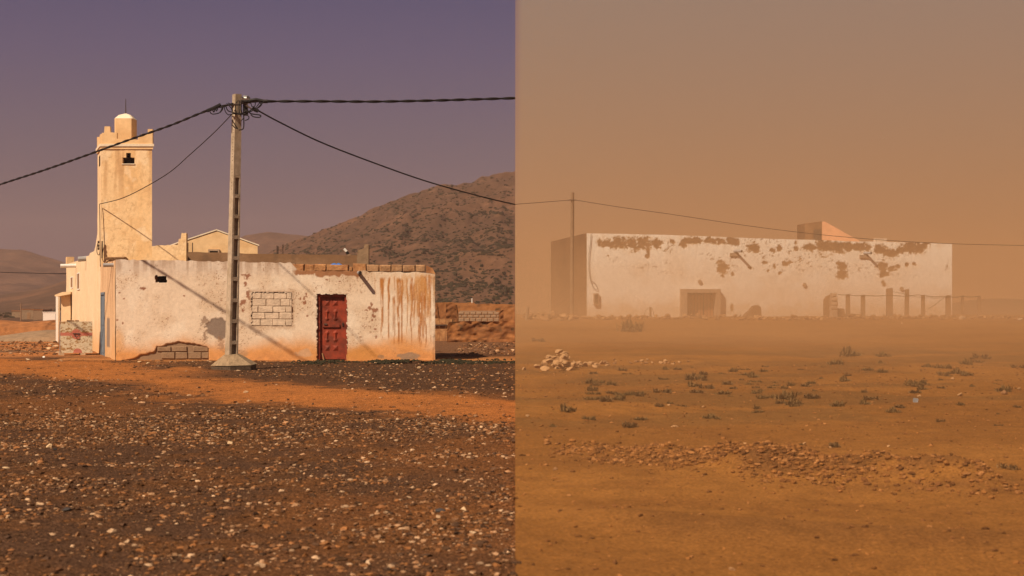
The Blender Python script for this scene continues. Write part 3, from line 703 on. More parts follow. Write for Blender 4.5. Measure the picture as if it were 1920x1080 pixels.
# turret
tcx, tcy = mx_(236.5) - .22, MY + .85; tw_ = .31; k54 = F / (tcy - .3)
z0t = TZ - .02; z1t = EYE + (575 - 222) / k54; z2t = EYE + (575 - 210.5) / k54
mb = MB(); ch = .045
def octr(r, z): return [(tcx - r + ch, tcy - r, z), (tcx + r - ch, tcy - r, z), (tcx + r, tcy - r + ch, z), (tcx + r, tcy + r - ch, z), (tcx + r - ch, tcy + r, z), (tcx - r + ch, tcy + r, z), (tcx - r, tcy + r - ch, z), (tcx - r, tcy - r + ch, z)]
mb.add(octr(tw_, z0t) + octr(tw_, z1t), [tuple(range(8))[::-1]] + [(i, (i + 1) % 8, (i + 1) % 8 + 8, i + 8) for i in range(8)])
tr_ = mb.build('turret', M['ochre'], tower)
mb = MB(); r1 = octr(tw_ + .003, z1t); r2 = octr(tw_ * .62, z1t + (z2t - z1t) * .66); 
mb.add(r1 + r2 + [(tcx, tcy, z2t)], [(i, (i + 1) % 8, (i + 1) % 8 + 8, i + 8) for i in range(8)] + [(8 + i, 8 + (i + 1) % 8, 16) for i in range(8)])
mb.build('turret_cap', M['ochre_light'], tr_)
MB().tube([(tcx, tcy, z2t - .03), (tcx, tcy, z2t + .48)], [.018, .010], 6).build('finial_rod', M['iron'], tr_)
# body front wall
def bodytop(U):
    X = 285 + U * ms
    return np.interp(X, [285, 334.9, 335, 340, 340.1, 349], [mz(461), mz(459), mz(448), mz(448), mz(437), mz(437)]) + (vn(X * .2, X * 0, 3) - .5) * .03
sheet2('front_wall', (mx_(284.7), MY), (1, 0), 64.5 / ms, -.2, bodytop, .03, M['plaster'], mosque, och(.1))
mb = MB(); mb.box(mx_(285), mx_(340), MY + .03, MY + .25, 2, mz(462)); mb.box(mx_(335.6), mx_(349), MY + .02, MY + .25, 2, mz(449)); mb.box(mx_(340.4), mx_(349), MY + .02, MY + .25, mz(449), mz(437.5))
mb.build('wall_coping', M['ochre'], mosque)
mb = MB()
mb.add([mp(.3, TW, 3.0), (mx_(349.3), MY + .3, 3.0), (mx_(349.3) - 6.6, MY + 20, 3.0), mp(21, .3, 3.0)], [(0, 1, 2, 3)])
mb.add([(mx_(349.3), MY + .02, -.2), (mx_(349.3) - 6.6, MY + 20, -.2), (mx_(349.3) - 6.6, MY + 20, 3.5), (mx_(349.3), MY + .02, 3.5)], [(0, 1, 2, 3)])
mb.build('roof', M['brown_render'], mosque)
# long side wall receding to the left
def sidetop(U):   # U from far end (s=21.5) to near (s=1.72)
    s = 21.5 - U
    return np.interp(s, [0, 1.70, 1.75, 2.1, 2.7, 3.2, 3.3, 5.6, 6, 11.5, 12, 18.4, 21.5], [mz(440), mz(440), 4.1, 3.95, 3.7, 3.62, 3.55, 3.55, 3.48, 3.52, 3.46, 3.52, 3.52])
def swin(cu, cz):
    s = 21.5 - cu
    return rect(s, cz, 16.1, 17.6, EYE + 36 * .0231, EYE + 54 * .0231) | rect(s, cz, 11.5, 12.9, EYE + 34 * .0214, EYE + 62 * .0214)
fe = mp(21.5, 0, 0)
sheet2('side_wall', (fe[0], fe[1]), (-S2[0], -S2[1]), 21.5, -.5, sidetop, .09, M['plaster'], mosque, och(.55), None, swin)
def mo(s, n, z):  # s back along the side wall, n out to the left
    return (A[0] + S2[0] * s - S2[1] * n, MY + S2[1] * s + S2[0] * n, z)
def mbox(mb, s0, s1, n0, n1, z0, z1):
    return mb.hexa([mo(s0, n0, z0), mo(s1, n0, z0), mo(s1, n1, z0), mo(s0, n1, z0)], [mo(s0, n0, z1), mo(s1, n0, z1), mo(s1, n1, z1), mo(s0, n1, z1)])
for s0, s1, z0, z1 in [(16.1, 17.6, EYE + 36 * .0231, EYE + 54 * .0231), (11.5, 12.9, EYE + 34 * .0214, EYE + 62 * .0214)]:
    wd = mbox(MB(), s0, s1, -.05, .012, z0, z1).build('window', M['wood'], mosque)
    fr = MB(); mbox(fr, s0 - .1, s0 - .002, -.05, .025, z0 - .04, z1 + .04); mbox(fr, s1 + .002, s1 + .1, -.05, .025, z0 - .04, z1 + .04); mbox(fr, s0, s1, -.05, .026, z1 + .002, z1 + .04); mbox(fr, s0, s1, -.05, .026, z0 - .05, z0 - .002)
    fr.build('window_frame', M['white'], wd)
mbox(MB(), 20.6, 21.5, -.3, .02, 3.5, 3.86).build('corner_post', M['ochre'], mosque)
MB().tube([mo(14.0, -.1, 3.30), mo(14.0, .62, 3.28)], .085, 10).build('spout', M['pvc_white'], mosque)
MB().tube([mo(7.6, -.1, 3.42), mo(7.6, .30, 3.38)], .10, 10).build('spout', M['pvc'], mosque)
# porch at the far end
pch = empty('porch', (0, 0, 0), None, None); pch.parent = mosque; pch.location = (-A[0], -MY, 0)
dpo = 69.0; kp = F / dpo
def pp(X, Y, d=dpo): return P(X, Y, d)
a = pp(114.5, 700); b = pp(132, 551)
MB().box(a[0], b[0], dpo, dpo + .25, -.6, EYE + 24.5 / kp).build('wing_wall', M['cream'], pch)
mb = MB(); mb.prism([pp(102.5, 553, dpo - .3), pp(102.5, 555.5, dpo - .3), pp(106, 556, dpo - .3), pp(132, 551.5, dpo - .3), pp(132, 547, dpo - .3), pp(117, 547.5, dpo - .3)], (0, 2.6, 0))
mb.build('awning', M['cream'], pch)
a = pp(107, 600, 71.2); b = pp(111.5, 560, 71.2)
MB().box(a[0], b[0], 71.0, 71.25, -.6, EYE + 19.5 / F * 71.2).build('pillar', M['white'], pch)
# plank bracket on the corner
br = empty('plank_bracket', (0, 0, 0), None, None); br.parent = mosque; br.location = (-A[0], -MY, 0)
yb = MY - .35
def q3(X, Y, d): return P(X, Y, d)
for (X0, Y0, X1, Y1, hh) in [(197, 482, 233, 481.5, .05), (199, 485.5, 235, 484, .04)]:
    p0 = q3(X0, Y0, yb); p1 = q3(X1, Y1, yb)
    MB().hexa([(p0[0], yb, p0[2] - hh), (p1[0], yb, p1[2] - hh), (p1[0], yb + .33, p1[2] - hh), (p0[0], yb + .33, p0[2] - hh)], [(p0[0], yb, p0[2]), (p1[0], yb, p1[2]), (p1[0], yb + .33, p1[2]), (p0[0], yb + .33, p0[2])]).build('plank', M['wood'], br)
    yb += .02
MB().tube([P(197, 494, yb), P(208, 485, yb)], .03, 5).build('strut', M['wood'], br)
# cables, insulators and bracket on the minaret's corner
cbx = MB(); cbx.tube(catmull([P(186.5, 383, 52.92), P(187, 400, 52.9), P(187.5, 440, 52.88), P(187.8, 470, 52.88), P(188, 500, 52.88)], 5), .012, 5)
cbx.tube(catmull([P(185, 452, 52.85), P(182, 462, 52.85), P(182, 474, 52.85), P(186, 478, 52.85), P(188, 468, 52.85)], 6), .012, 5)
cbx.tube([P(191.5, 452, 52.9), P(191.3, 484, 52.9)], .022, 5)
cbx.build('wall_cable', M['cable'], mosque)
for Y in (454, 460.5, 466):
    MB().tube([P(183.5, Y, 52.8), P(185.8, Y, 52.8)], .045, 8).build('insulator', M['iron'], mosque)

# ------------------------------------------------------------------ unfinished building behind the low house
ub = empty('unfinished_building', P(520, 600, 54.5), 'brown unfinished building with a stepped corner pillar, behind the low white house', 'building')
dU = 54.0; ku = F / dU
def ux(X): return (X - 966) / ku
def uz(Y): return EYE + (575 - Y) / ku
def brn(X, Y, U, Z):
    n1 = fbm(U * 1.1, Z * 2, 4, 601)
    c = np.zeros(X.shape + (3,)) + np.array((.21, .115, .06)); c = mix(c, (.29, .17, .095), ss(.4, .7, n1) * .8)
    return mix(c, (.15, .09, .055), ss(.6, .75, fbm(U * 5, Z * 5, 3, 611)) * .5)
sheet2('wall', (ux(350), dU), (1, 0), (684 - 350) / ku, -.2, lambda U: uz(np.interp(350 + U * ku, [350, 440, 520, 600, 672], [472.5, 474.5, 476.5, 478, 478.5])) + (vn(U * 3, U * 0, 2) - .5) * .03, .05, M['plaster'], ub, brn)
mb = MB(); mb.box(ux(350), ux(672), dU + .02, dU + .2, 1, uz(479.5)); mb.box(ux(350), ux(660), dU + 5, dU + 5.2, 0, uz(482)); mb.hexa([(ux(680), dU + .3, 0), (ux(684), dU + .3, 0), (ux(660), dU + 5, 0), (ux(656), dU + 5, 0)], [(ux(680), dU + .3, uz(482)), (ux(684), dU + .3, uz(482)), (ux(660), dU + 5, uz(482)), (ux(656), dU + 5, uz(482))])
mb.add([(ux(350), dU + .2, 3.0), (ux(682), dU + .2, 3.0), (ux(658), dU + 5, 3.0), (ux(350), dU + 5, 3.0)], [(0, 1, 2, 3)])
mb.build('rear_walls', M['brown_render'], ub)
silh([(668.5, 500), (691, 500), (691, 459), (689, 457.5), (683, 458), (682.5, 466), (671, 468.5), (669.5, 478)], dU - .04, .32, 'corner_pillar', M['brown_render'], ub)
for X, Y0, Y1 in [(519.5, 477, 460.5), (530.5, 477, 458.5), (521.5, 477, 462)]:
    MB().tube([P(X, Y0, dU + .1), P(X, Y1, dU + .1)], .016, 5).build('rebar', M['iron'], ub)
MB().tube([P(519.5, 469, dU + .1), P(530.5, 468.5, dU + .1)], .012, 5).build('rebar', M['iron'], ub)
for X, Y0, Y1 in [(352.5, 473, 455.5), (361, 473, 455)]:
    MB().tube([P(X, Y0, dU + .1), P(X, Y1, dU + .1)], .016, 5).build('rebar', M['iron'], ub)
# spotlight-like lamp on the roof edge
lm = empty('roof_lamp', P(650, 477, dU + .1), 'small tilted black and white tube lamp on the edge of the brown wall', 'lamp')
MB().tube([P(653, 477, dU + .1), P(650, 472, dU + .1)], .05, 8).build('lamp_body', M['cable'], lm)
MB().tube([P(649.8, 471.7, dU + .1), P(645, 466.5, dU + .1)], .045, 8).build('lamp_head', M['pvc_white'], lm)
MB().box(*(lambda a, b: (a[0], b[0], dU + .05, dU + .15, a[2], b[2]))(P(651, 480, dU), P(658, 476.8, dU))).build('lamp_foot', M['brown_render'], lm)

# ------------------------------------------------------------------ yellow gabled house behind
yd = 66.0
yh = empty('gabled_house', P(415, 600, yd), 'yellow plastered house with a low white-edged gable behind the pole', 'house')
g = [(340, 600), (340, 452), (352, 449), (405, 432.5), (483, 461), (483, 600)]
MB().prism([P(X, Y, yd) for X, Y in g][::-1], (-2.6, 8, 0)).build('wall', M['ochre'], yh)
mb = MB()
for (a, b) in [((336, 453.5), (405, 430.8)), ((405, 430.8), (485, 460))]:
    p0 = P(*a, yd - .15); p1 = P(*b, yd - .15)
    mb.hexa([(p0[0], yd - .03, p0[2] - .02), (p1[0], yd - .03, p1[2] - .02), (p1[0] - 2.6, yd + 8.1, p1[2] - .02), (p0[0] - 2.6, yd + 8.1, p0[2] - .02)], [(p0[0], yd - .03, p0[2] + .03), (p1[0], yd - .03, p1[2] + .03), (p1[0] - 2.6, yd + 8.1, p1[2] + .03), (p0[0] - 2.6, yd + 8.1, p0[2] + .03)])
mb.build('roof', M['ochre_light'], yh)
p0 = P(391, 482, yd); p1 = P(412, 467.5, yd)
wn = MB().box(p0[0] + .05, p1[0] - .05, yd - .02, yd - .005, p0[2], p1[2] - .06).build('window', M['dark'], yh)
mb = MB(); mb.box(p0[0], p1[0], yd - .08, yd - .003, p1[2] - .07, p1[2]); mb.box(p0[0], p0[0] + .06, yd - .08, yd - .003, p0[2], p1[2] - .071); mb.box(p1[0] - .06, p1[0], yd - .08, yd - .003, p0[2], p1[2] - .071)
mb.build('window_frame', M['greyplaster'], wn)

# ------------------------------------------------------------------ concrete utility pole
PD = 41.0; kp_ = F / PD
PB = np.array(P(434, 668, PD)); PT = np.array(P(444.5, 177, PD))
pole = empty('utility_pole', (PB[0], PB[1], 0), 'tall concrete ladder-sided utility pole on a sloped concrete footing, cables at its head', 'utility pole')
ang = R(35)
ca, sa = math.cos(ang), math.sin(ang)
def pl(u, v, t):
    """pole section point: u across the ladder face, v depth; t 0..1 height. The ladder face looks right-front."""
    c = PB + (PT - PB) * t
    s = 1 - .30 * t
    # u axis runs right-back; v axis runs left-back
    ax = (ca, sa); ay = (-sa, ca)
    return (c[0] + s * (u * ax[0] + v * ay[0]), c[1] + s * (u * ax[1] + v * ay[1]), c[2])
HU, HV = .125, .135
def pbox(mb, u0, u1, v0, v1, t0, t1):
    return mb.hexa([pl(u0, v0, t0), pl(u1, v0, t0), pl(u1, v1, t0), pl(u0, v1, t0)], [pl(u0, v0, t1), pl(u1, v0, t1), pl(u1, v1, t1), pl(u0, v1, t1)])
tl = .69
sh = MB(); pbox(sh, -HU, -HU * .52, -HV, HV, -.03, tl); pbox(sh, HU * .62, HU, -HV, HV, -.03, tl); pbox(sh, -HU * .52, HU * .62, -HV * .05, HV * .9, -.03, tl)
pbox(sh, -HU, HU, -HV, HV, tl, 1.0)
sh.build('shaft', M['concrete'], pole)
HTOT = PT[2] - PB[2]
Yr = [330, 368, 406, 445, 484, 523, 563, 602, 642]
for Y in Yr:
    t = (EYE + (575 - Y) / kp_ - PB[2]) / HTOT
    rb = MB(); pbox(rb, -HU * .519, HU * .619, -HV * .985, -HV * .051, t - .007, t + .007); rb.build('rung', M['concrete'], pole)
# bolt holes down the left face
for Y in [231, 236, 244, 249, 257, 262, 268, 276, 281, 289, 294, 301, 318, 324, 330, 343, 349, 355]:
    t = (EYE + (575 - Y) / kp_ - PB[2]) / HTOT
    for vv in (-.02,):
        c1 = pl(-HU - .001, vv, t); 
        pbox(MB(), -HU - .004, -HU + .004, vv - .013, vv + .013, t - .0016, t + .0016).build('bolt_hole', M['dark'], pole)
# footing
fb = MB(); fy = PD
def fp(X, Y, d): return P(X, Y, d)
zt_ = EYE - (664 - 575) / kp_; ze = EYE - (684 - 575) / kp_; zb_ = -.22
xl, xr = (393 - 966) / kp_, (480 - 966) / kp_; cxp = (PB[0])
ringm = [(xl, fy + .1), (xl + .62, fy - .55), (xr - .05, fy - .42), (xr, fy + .2), (xr - .55, fy + .65), (xl + .35, fy + .6)]
rt = [(cxp - .2, fy), (cxp - .05, fy - .22), (cxp + .16, fy - .2), (cxp + .22, fy), (cxp + .1, fy + .22), (cxp - .12, fy + .2)]
n_ = 6
top = [(x, y, zt_ + random.uniform(-.02, .02)) for x, y in rt]; mid = [(x, y, ze + random.uniform(-.03, .03)) for x, y in ringm]; mid2 = [(x + .03 * (cxp - x), y, z - .02) for x, y, z in mid]
bot = [(x + .08 * (cxp - x), y + .08 * (fy - y), zb_) for x, y in ringm]
mb = MB(); mb.add(top + mid, [tuple(range(n_))] + [(i, i + n_, (i + 1) % n_ + n_, (i + 1) % n_) for i in range(n_)])
ft = mb.build('footing', M['foot'], pole)
mb = MB(); mb.add(mid2 + bot, [(i, i + n_, (i + 1) % n_ + n_, (i + 1) % n_) for i in range(n_)]); mb.build('footing_side', M['foot_dark'], ft)
# head hardware
hd = PD - .22
def hp(X, Y, dd=0): return P(X, Y, hd + dd)
cl = MB(); cl.tube([hp(437, 196, .0), hp(452, 196, -.0)], .03, 6); cl.tube([hp(452, 187, .25), hp(470, 190, .2)], .06, 8)
cl.build('clamp_band', M['iron'], pole)
MB().tube([hp(460, 187.5, .35), hp(466, 186, .3)], [.13, .09], 12).build('street_lamp_bowl', M['steel'], pole)
MB().box(*(lambda a, b: (a[0], b[0], hd + .15, hd + .35, a[2], b[2]))(hp(453.5, 214), hp(461, 194))).build('junction_box', M['cable'], pole)
MB().tube([hp(446, 188, .1), hp(478, 208, .0)], .022, 6).build('cross_arm', M['iron'], pole)
jumps = [
    [(393, 207), (395, 212), (400, 214), (410, 212), (416, 207), (418, 198)], [(398, 205), (401, 210), (403, 204)], [(404, 203), (406, 208), (409, 201)],
    [(420, 197), (422, 208), (428, 215), (436, 214), (445, 212)], [(422, 196), (427, 207), (434, 210), (445, 213)], [(425, 194), (433, 202), (436, 210)],
    [(428, 193), (434, 198), (436, 208)], [(445, 190), (441, 198), (443, 210), (452, 216)], [(450, 188), (448, 200), (449, 212)], [(453, 190), (452, 206), (455, 214)],
    [(436, 213), (450, 214), (462, 213), (468, 208), (474, 203)], [(458, 210), (464, 207), (470, 213), (484, 215), (489, 217), (486, 220), (476, 219), (470, 215)],
    [(460, 214), (466, 218), (466, 223), (459, 226)], [(457, 213), (457, 236), (455, 242), (448, 244)], [(456, 216), (457, 221), (452, 226)], [(470, 193), (473, 200), (478, 198), (479, 191)],
    [(484, 190), (490, 196), (484, 202)], [(495, 190), (490, 195), (482, 203), (476, 206), (468, 210)], [(488, 191), (481, 200), (478, 204)], [(435, 225), (440, 233), (446, 242)], [(435, 234), (440, 239), (444, 241)]]
_r = random.Random(9)
for jp in jumps:
    d0 = _r.uniform(-.12, .1); 
    MB().tube(catmull([P(x, y, hd - .02 + d0) for x, y in jp], 5), .011 + .006 * _r.random(), 5).build('jumper_wire', M['cable'], pole)
for seg, rr in [([(414, 196), (400, 203), (388, 208)], .045), ([(418, 199), (416, 206), (413, 210)], .025), ([(468, 189), (480, 187), (494, 190), (502, 190)], .05), ([(474, 202), (478, 206), (484, 208)], .05), ([(462, 214), (445, 213)], .025)]:
    MB().tube([P(x, y, hd) for x, y in seg], rr, 7).build('cable_splice', M['cable'], pole)

def cable(pts3, r, label, twist=0, name='overhead_cable', parent=None, n=10):
    c = catmull(pts3, n)
    mb = MB()
    if twist:
        for ph in (0, math.pi):
            L = 0; q = []
            dense = catmull(c, 3); 
            for i, p in enumerate(dense):
                if i: L += np.linalg.norm(p - dense[i - 1])
                a = ph + L * 2 * math.pi / twist
                q.append(p + np.array((0, math.cos(a), math.sin(a))) * r * .8)
            mb.tube(q, r, 5)
    else: mb.tube(c, r, 6)
    o = mb.build(name, M['cable'], parent); 
    if parent is None: tag(o, label, 'cable')
    return o
H0 = np.array(P(440, 194.5, hd))
def w3(X, Y, d): return P(X, Y, d)
def lin_d(X):  # distance of the left main cable at photo column X (straight run in plan)
    # x = -7.1 - 1.1 (y - 40.8);  x = (X-966)/F*y
    q = (X - 966) / F
    return (-7.1 + 1.1 * 40.8) / (q + 1.1)
cable([P(X, Y, lin_d(X)) for X, Y in [(-420, 478), (-200, 412), (0, 346), (80, 320), (160, 292), (240, 263), (320, 235), (390, 207), (437, 195)]],   .020, 'thick twisted black cable running from the pole head down past the minaret', twist=.8)
cable([P(436, 213, hd), P(400, 250, 44), P(355, 291, 46.5), P(318, 323, 48.8), P(270, 352, 50.6), P(228, 372, 52), P(187, 382.5, 52.9)], .013, 'thin black wire sagging from the pole to the corner of the minaret')
cable([P(452, 190, hd), P(500, 190, 40.9), P(600, 190, 41), P(700, 190.5, 41.3), P(800, 188.8, 41.6), P(900, 186, 42), P(965.97, 184, 42.2)],   .022, 'thick twisted black cable running level to the right from the pole head', twist=.9)
# one wire crosses the edge of the dust to the wooden pole
cable([P(480, 205, hd), P(520, 227, 41.6), P(600, 266, 42.8), P(700, 305, 44.6), P(800, 340, 46.5), P(900, 368, 48.5), P(966, 383.5, 50)], .020, 'black cable sagging from the concrete pole down across the hill')
cable([P(966.05, 383, 50), P(1020, 379, 53), P(1070, 375, 56.9)], .011, 'thin wire reaching the wooden pole from the left in the dust')

# ------------------------------------------------------------------ rusty cabinet
cb = empty('metal_cabinet', mo(-.45, .35, 0), 'rust-eaten white metal cabinet with a red band and carry handle beside the mosque', 'cabinet')
kx = 52.6
fa = np.array(P(113, 663, kx)); fbp = np.array(P(172, 663, kx)); zt = EYE - 28 / F * kx
w_c = fbp[0] - fa[0]
def cpt(u, v, z): return (fa[0] + u * .995 - v * .31, kx + u * .10 + v * .95, z)
wc = w_c
zb0 = fa[2] + .02
def cab_col(U, Z, U_, Z_):
    X = U / wc; Y = (Z - zb0) / (zt - zb0)
    n2 = fbm(U * 5, Z * 14, 4, 701); n3 = fbm(U * 22, Z * 30, 3, 711); n4 = fbm(U * 3, Z * 3, 3, 721)
    c = np.zeros(U.shape + (3,)) + np.array((.56, .47, .33))
    c = mix(c, (.30, .15, .04), ss(.50, .62, .55 * n2 + .45 * n3) * .9); c = mix(c, (.20, .08, .03), ss(.62, .72, n3) * .6)
    red = (np.abs(Y - .60) < .055) | ((((X - .5) * 1.0) ** 2 + ((Y - .60) * .95) ** 2 < .155 ** 2)) | (((X - .54) ** 2 + ((Y - .0) * .95) ** 2) < .14 ** 2)
    c = mix(c, (.42, .10, .07), red * .85)
    ring_ = np.abs(np.sqrt((X - .5) ** 2 + ((Y - .60) * .95) ** 2) - .158) < .008
    c = mix(c, (.40, .20, .12), ring_ * .8 * (np.abs(Y - .6) > .05))
    return c
u_ = np.array(cpt(wc, 0, 0)) - np.array(cpt(0, 0, 0)); lu = np.linalg.norm(u_[:2])
fr_ = sheet2('front_panel', cpt(0, 0, 0)[:2], (u_[0] / lu, u_[1] / lu), lu, zb0, zt, .012, M['tank'], cb, cab_col, lambda U, Z: 0 * U)
mb = MB(); q = lambda z, e=.01: [cpt(.0, e, z), cpt(wc, e, z), cpt(wc, .72, z), cpt(0, .72, z)]
mb.hexa(q(zb0), q(zt - .003)); mb.build('casing', M['steel'], cb)
mb = MB()
for u0, u1, v0 in [(.22, .46, -.01), (.50, .62, .2)]:
    mb.hexa([cpt(u0, v0 + .05, zt), cpt(u1, v0 + .05, zt), cpt(u1, v0 + .3, zt), cpt(u0, v0 + .3, zt)], [cpt(u0, v0 + .05, zt + .05), cpt(u1, v0 + .05, zt + .04), cpt(u1, v0 + .3, zt + .04), cpt(u0, v0 + .3, zt + .05)])
mb.build('lid_strip', M['wood'], cb)
zh = zb0 + (zt - zb0) * .62
mb = MB(); mb.tube([cpt(.39 * wc, -.02, zh), cpt(.61 * wc, -.02, zh)], .012, 5)
mb.tube(catmull([cpt(.44 * wc, -.02, zh), cpt(.445 * wc, -.05, zh - .08), cpt(.5 * wc, -.06, zh - .11), cpt(.555 * wc, -.05, zh - .08), cpt(.56 * wc, -.02, zh)], 4), .012, 5)
mb.build('handle', M['iron'], cb)
for u0 in (.0, wc - .35):
    mb = MB(); mb.hexa([cpt(u0 - .04, -.02, -.2), cpt(u0 + .16, -.02, -.2), cpt(u0 + .16, .6, -.2), cpt(u0 - .04, .6, -.2)], [cpt(u0 - .04, -.02, zb0 - .004), cpt(u0 + .12, -.02, zb0 - .004), cpt(u0 + .12, .6, zb0 - .004), cpt(u0 - .04, .6, zb0 - .004)])
    o = mb.build('support_stone', M['stone_pale'], cb)

# ------------------------------------------------------------------ far left: bank, mound, little houses, post, wire
def ridge_obj(name, X0, X1, d, dep, topY, m, seed, base=-.6, res=70, kind='structure', zoff=0):
    vs = []; fs = []; xs = np.linspace((X0 - 966) / F * d, (X1 - 966) / F * d, res); prof = [0, .12, .3, .55, .8, 1]
    hs = [0, .72, .95, 1, .9, 0]
    for j, (pv, hv) in enumerate(zip(prof, hs)):
        for i, x in enumerate(xs):
            Xp = X0 + (X1 - X0) * i / (res - 1)
            zt = EYE + (575 - topY(Xp)) / F * d
            nz = (float(fbm(np.array(x * 1.1), np.array(pv * 5.), 4, seed)) - .5)
            vs.append((x, d + pv * dep + nz * .5, base + (zt - base) * hv * (1 + .10 * nz)))
    for j in range(len(prof) - 1):
        for i in range(res - 1):
            a = j * res + i; fs.append((a, a + 1, a + res + 1, a + res))
    o = link(name, mk(name, vs, fs, m, False)); 
    if kind: tag(o, kind=kind)
    return o
ridge_obj('earth_bank', -160, 190, 98, 6, lambda X: 602 + 1.5 * math.sin(X * .06) + (3 if 82 < X < 98 else 0), M['mud'], 801)
ridge_obj('gravel_mound', -160, 150, 72, 6, lambda X: 620 + 14 * min(1, abs(X - 62) / 120) ** 1.3, M['brown_render'], 811)
def small_house(X0, X1, Y0, Y1, d, mt, lab, depth=3, shade=None, door=None):
    a = P(X0, Y1, d); b = P(X1, Y0, d)
    e = empty('village_house', (a[0], d, a[2]), lab, 'house')
    MB().box(a[0], b[0], d, d + depth, a[2] - 1, b[2]).build('wall', M[mt], e)
    MB().box(a[0] - .06, b[0] + .06, d - .05, d + depth, b[2] + .001, b[2] + .10).build('roof', M['mud'] if mt != 'white' else M['white'], e)
    if door:
        p = P(door[0], Y1, d); q = P(door[1], door[2], d)
        MB().box(p[0], q[0], d - .03, d - .003, p[2] - .2, q[2]).build('door', M[door[3]], e)
    return e
small_house(22, 39, 583.5, 598, 255, 'brown_render', 'tiny flat grey-brown hut at the left end of the far row', 4)
small_house(39.5, 62, 580.5, 599, 250, 'brown_render', 'far flat-roofed sandy hut behind the thin pole', 4, door=(51, 57, 586, 'wood'))
small_house(62.3, 80, 581.5, 599, 248, 'greywood', 'far dark grey hut, middle of the row at the foot of the hill', 5)
small_house(80.5, 109, 586, 598, 240, 'white', 'small white-washed house in the distance left of the mosque', 4, door=(103.5, 107.5, 588, 'pvc'))
o = MB().tube([P(39, 602, 200), P(39, 569, 200)], [.09, .07], 6).build('distant_pole', M['greywood']); tag(o, 'thin pole in front of the far huts at the left', 'pole')
cable([P(-40, 509.5, 120), P(40, 511.5, 110), P(90, 512.8, 100), P(123.5, 513.2, 73.6)], .028, 'dark wire running level to the rear corner of the mosque', n=6)

# ------------------------------------------------------------------ mud walls behind the house on the right
def mudc(a=(.29, .115, .038), b=(.20, .078, .028)):
    def fn(X, Y, U, Z):
        n1 = fbm(U * .9, Z * 1.6, 4, 901); n2 = fbm(U * 5, Z * 6, 4, 911)
        c = np.zeros(X.shape + (3,)) + np.array(a); c = mix(c, b, ss(.4, .62, n1)); c = mix(c, (.36, .16, .06), ss(.55, .7, n2) * .5)
        c = mix(c, (.12, .055, .025), (1 - ss(.006, .03, np.abs(fbm(U * .8, Z * 2.4, 4, 961) - .5))) * .6)
        return mix(c, (.10, .06, .03), ss(.66, .74, fbm(U * 3, Z * 3.4, 3, 921)) * .8)
    return fn
mudd = lambda U, Z: (fbm(U * 1.4, Z * 2.2, 4, 931) - .5) * .34 + (fbm(U * 4, Z * 7, 3, 941) - .5) * .20
def mud_wall(X0, X1, Ytop, d, lab, thick=.5, cf=None, df=None, seed=0, z0=-.6):
    k = F / d; x0 = (X0 - 966) / k; x1 = min((X1 - 966) / k, -.02)
    e = empty('mud_wall', (x0, d, 0), lab, 'wall')
    tp = lambda U: EYE + (575 - np.interp(X0 + U * k, [p[0] for p in Ytop], [p[1] for p in Ytop])) / k + (vn(U * 3 + seed, U * 0, 4) - .5) * .06
    sheet2('face', (x0, d), (1, 0), x1 - x0, z0, tp, .06, M['plaster'], e, cf or mudc(), df or mudd)
    z = float(tp(np.array([(x1 - x0) * .5]))[0]) - .06
    U = np.linspace(0, x1 - x0, 30); T = tp(U) - .01
    vs = []; fs = []
    for u, t in zip(U, T): vs += [(x0 + u, d + .02, t), (x0 + u, d + thick, t - .03), (x0 + u, d + thick, z0)]
    for i in range(29): fs += [(3 * i, 3 * i + 1, 3 * i + 4, 3 * i + 3), (3 * i + 1, 3 * i + 2, 3 * i + 5, 3 * i + 4)]
    fs += [(0, 2, 1), (87, 88, 89)]
    link('rear', mk('rear', vs, fs, M['mud']), e)
    return e
mud_wall(838, 966, [(838, 611), (842, 603), (900, 602), (930, 603.5), (966, 601)], 72, 'low eroded orange mud wall in front of the others, right of the white house')
mud_wall(815, 966, [(815, 567), (870, 567.5), (888, 566.5), (890, 570), (966, 570.5)], 86, 'long mud wall farthest back at the foot of the hill', cf=mudc((.33, .14, .05), (.26, .105, .038)), df=lambda U, Z: (fbm(U * 5, Z * 6, 4, 951) - .5) * .07)
bw = empty('block_wall', P(860, 602, 79), 'grey-topped cement block wall between the two mud walls', 'wall')
k = F / 79
for j, (ya, yb2) in enumerate([(585, 590.2), (590.8, 596), (596.6, 603)]):
    x = 860
    if j % 2: x = 855
    while x < 935:
        xe = min(x + 10.5, 936); xs_ = max(x, 860)
        if xe - xs_ > 2:
            a = P(xs_, yb2, 79); b = P(xe - .6, ya, 79)
            MB().bevbox(a[0], b[0], 79 + random.uniform(-.01, .01), 79.3, a[2], b[2], .02, .004).build('block', M['block'], bw)
        x += 11
a = P(860, 640, 79); b = P(936, 603, 79); MB().box(a[0], b[0], 79.02, 79.3, -.5, b[2]).build('base', M['mud'], bw)
a = P(862, 584.6, 79); b = P(930, 582.6, 79); MB().box(a[0], b[0], 79.02, 79.28, a[2], b[2]).build('coping', M['block'], bw)
mud_wall(936, 944, [(936, 588), (938, 583), (944, 580)], 78.5, 'short broken mud buttress closing the block wall', .8)
gt = empty('wooden_gate', P(832, 637, 74), 'orange-brown plank gate beside the corner of the white house', 'gate')
for i in range(3):
    a = P(812 + i * 12, 637, 74); b = P(823.3 + i * 12, 597 + .6 * i, 74)
    MB().box(a[0], b[0], 74, 74.06, -.4, b[2]).build('plank', M['mud_block'], gt)
a = P(812, 610.5, 73.95); b = P(838, 608.5, 73.95); MB().box(a[0], b[0], 73.9, 73.99, a[2], b[2]).build('cross_rail', M['iron'], gt)
mud_wall(812, 828, [(812, 568), (820, 569), (823, 590), (828, 602)], 77, 'dark sloping mud buttress just behind the white house corner', .5)
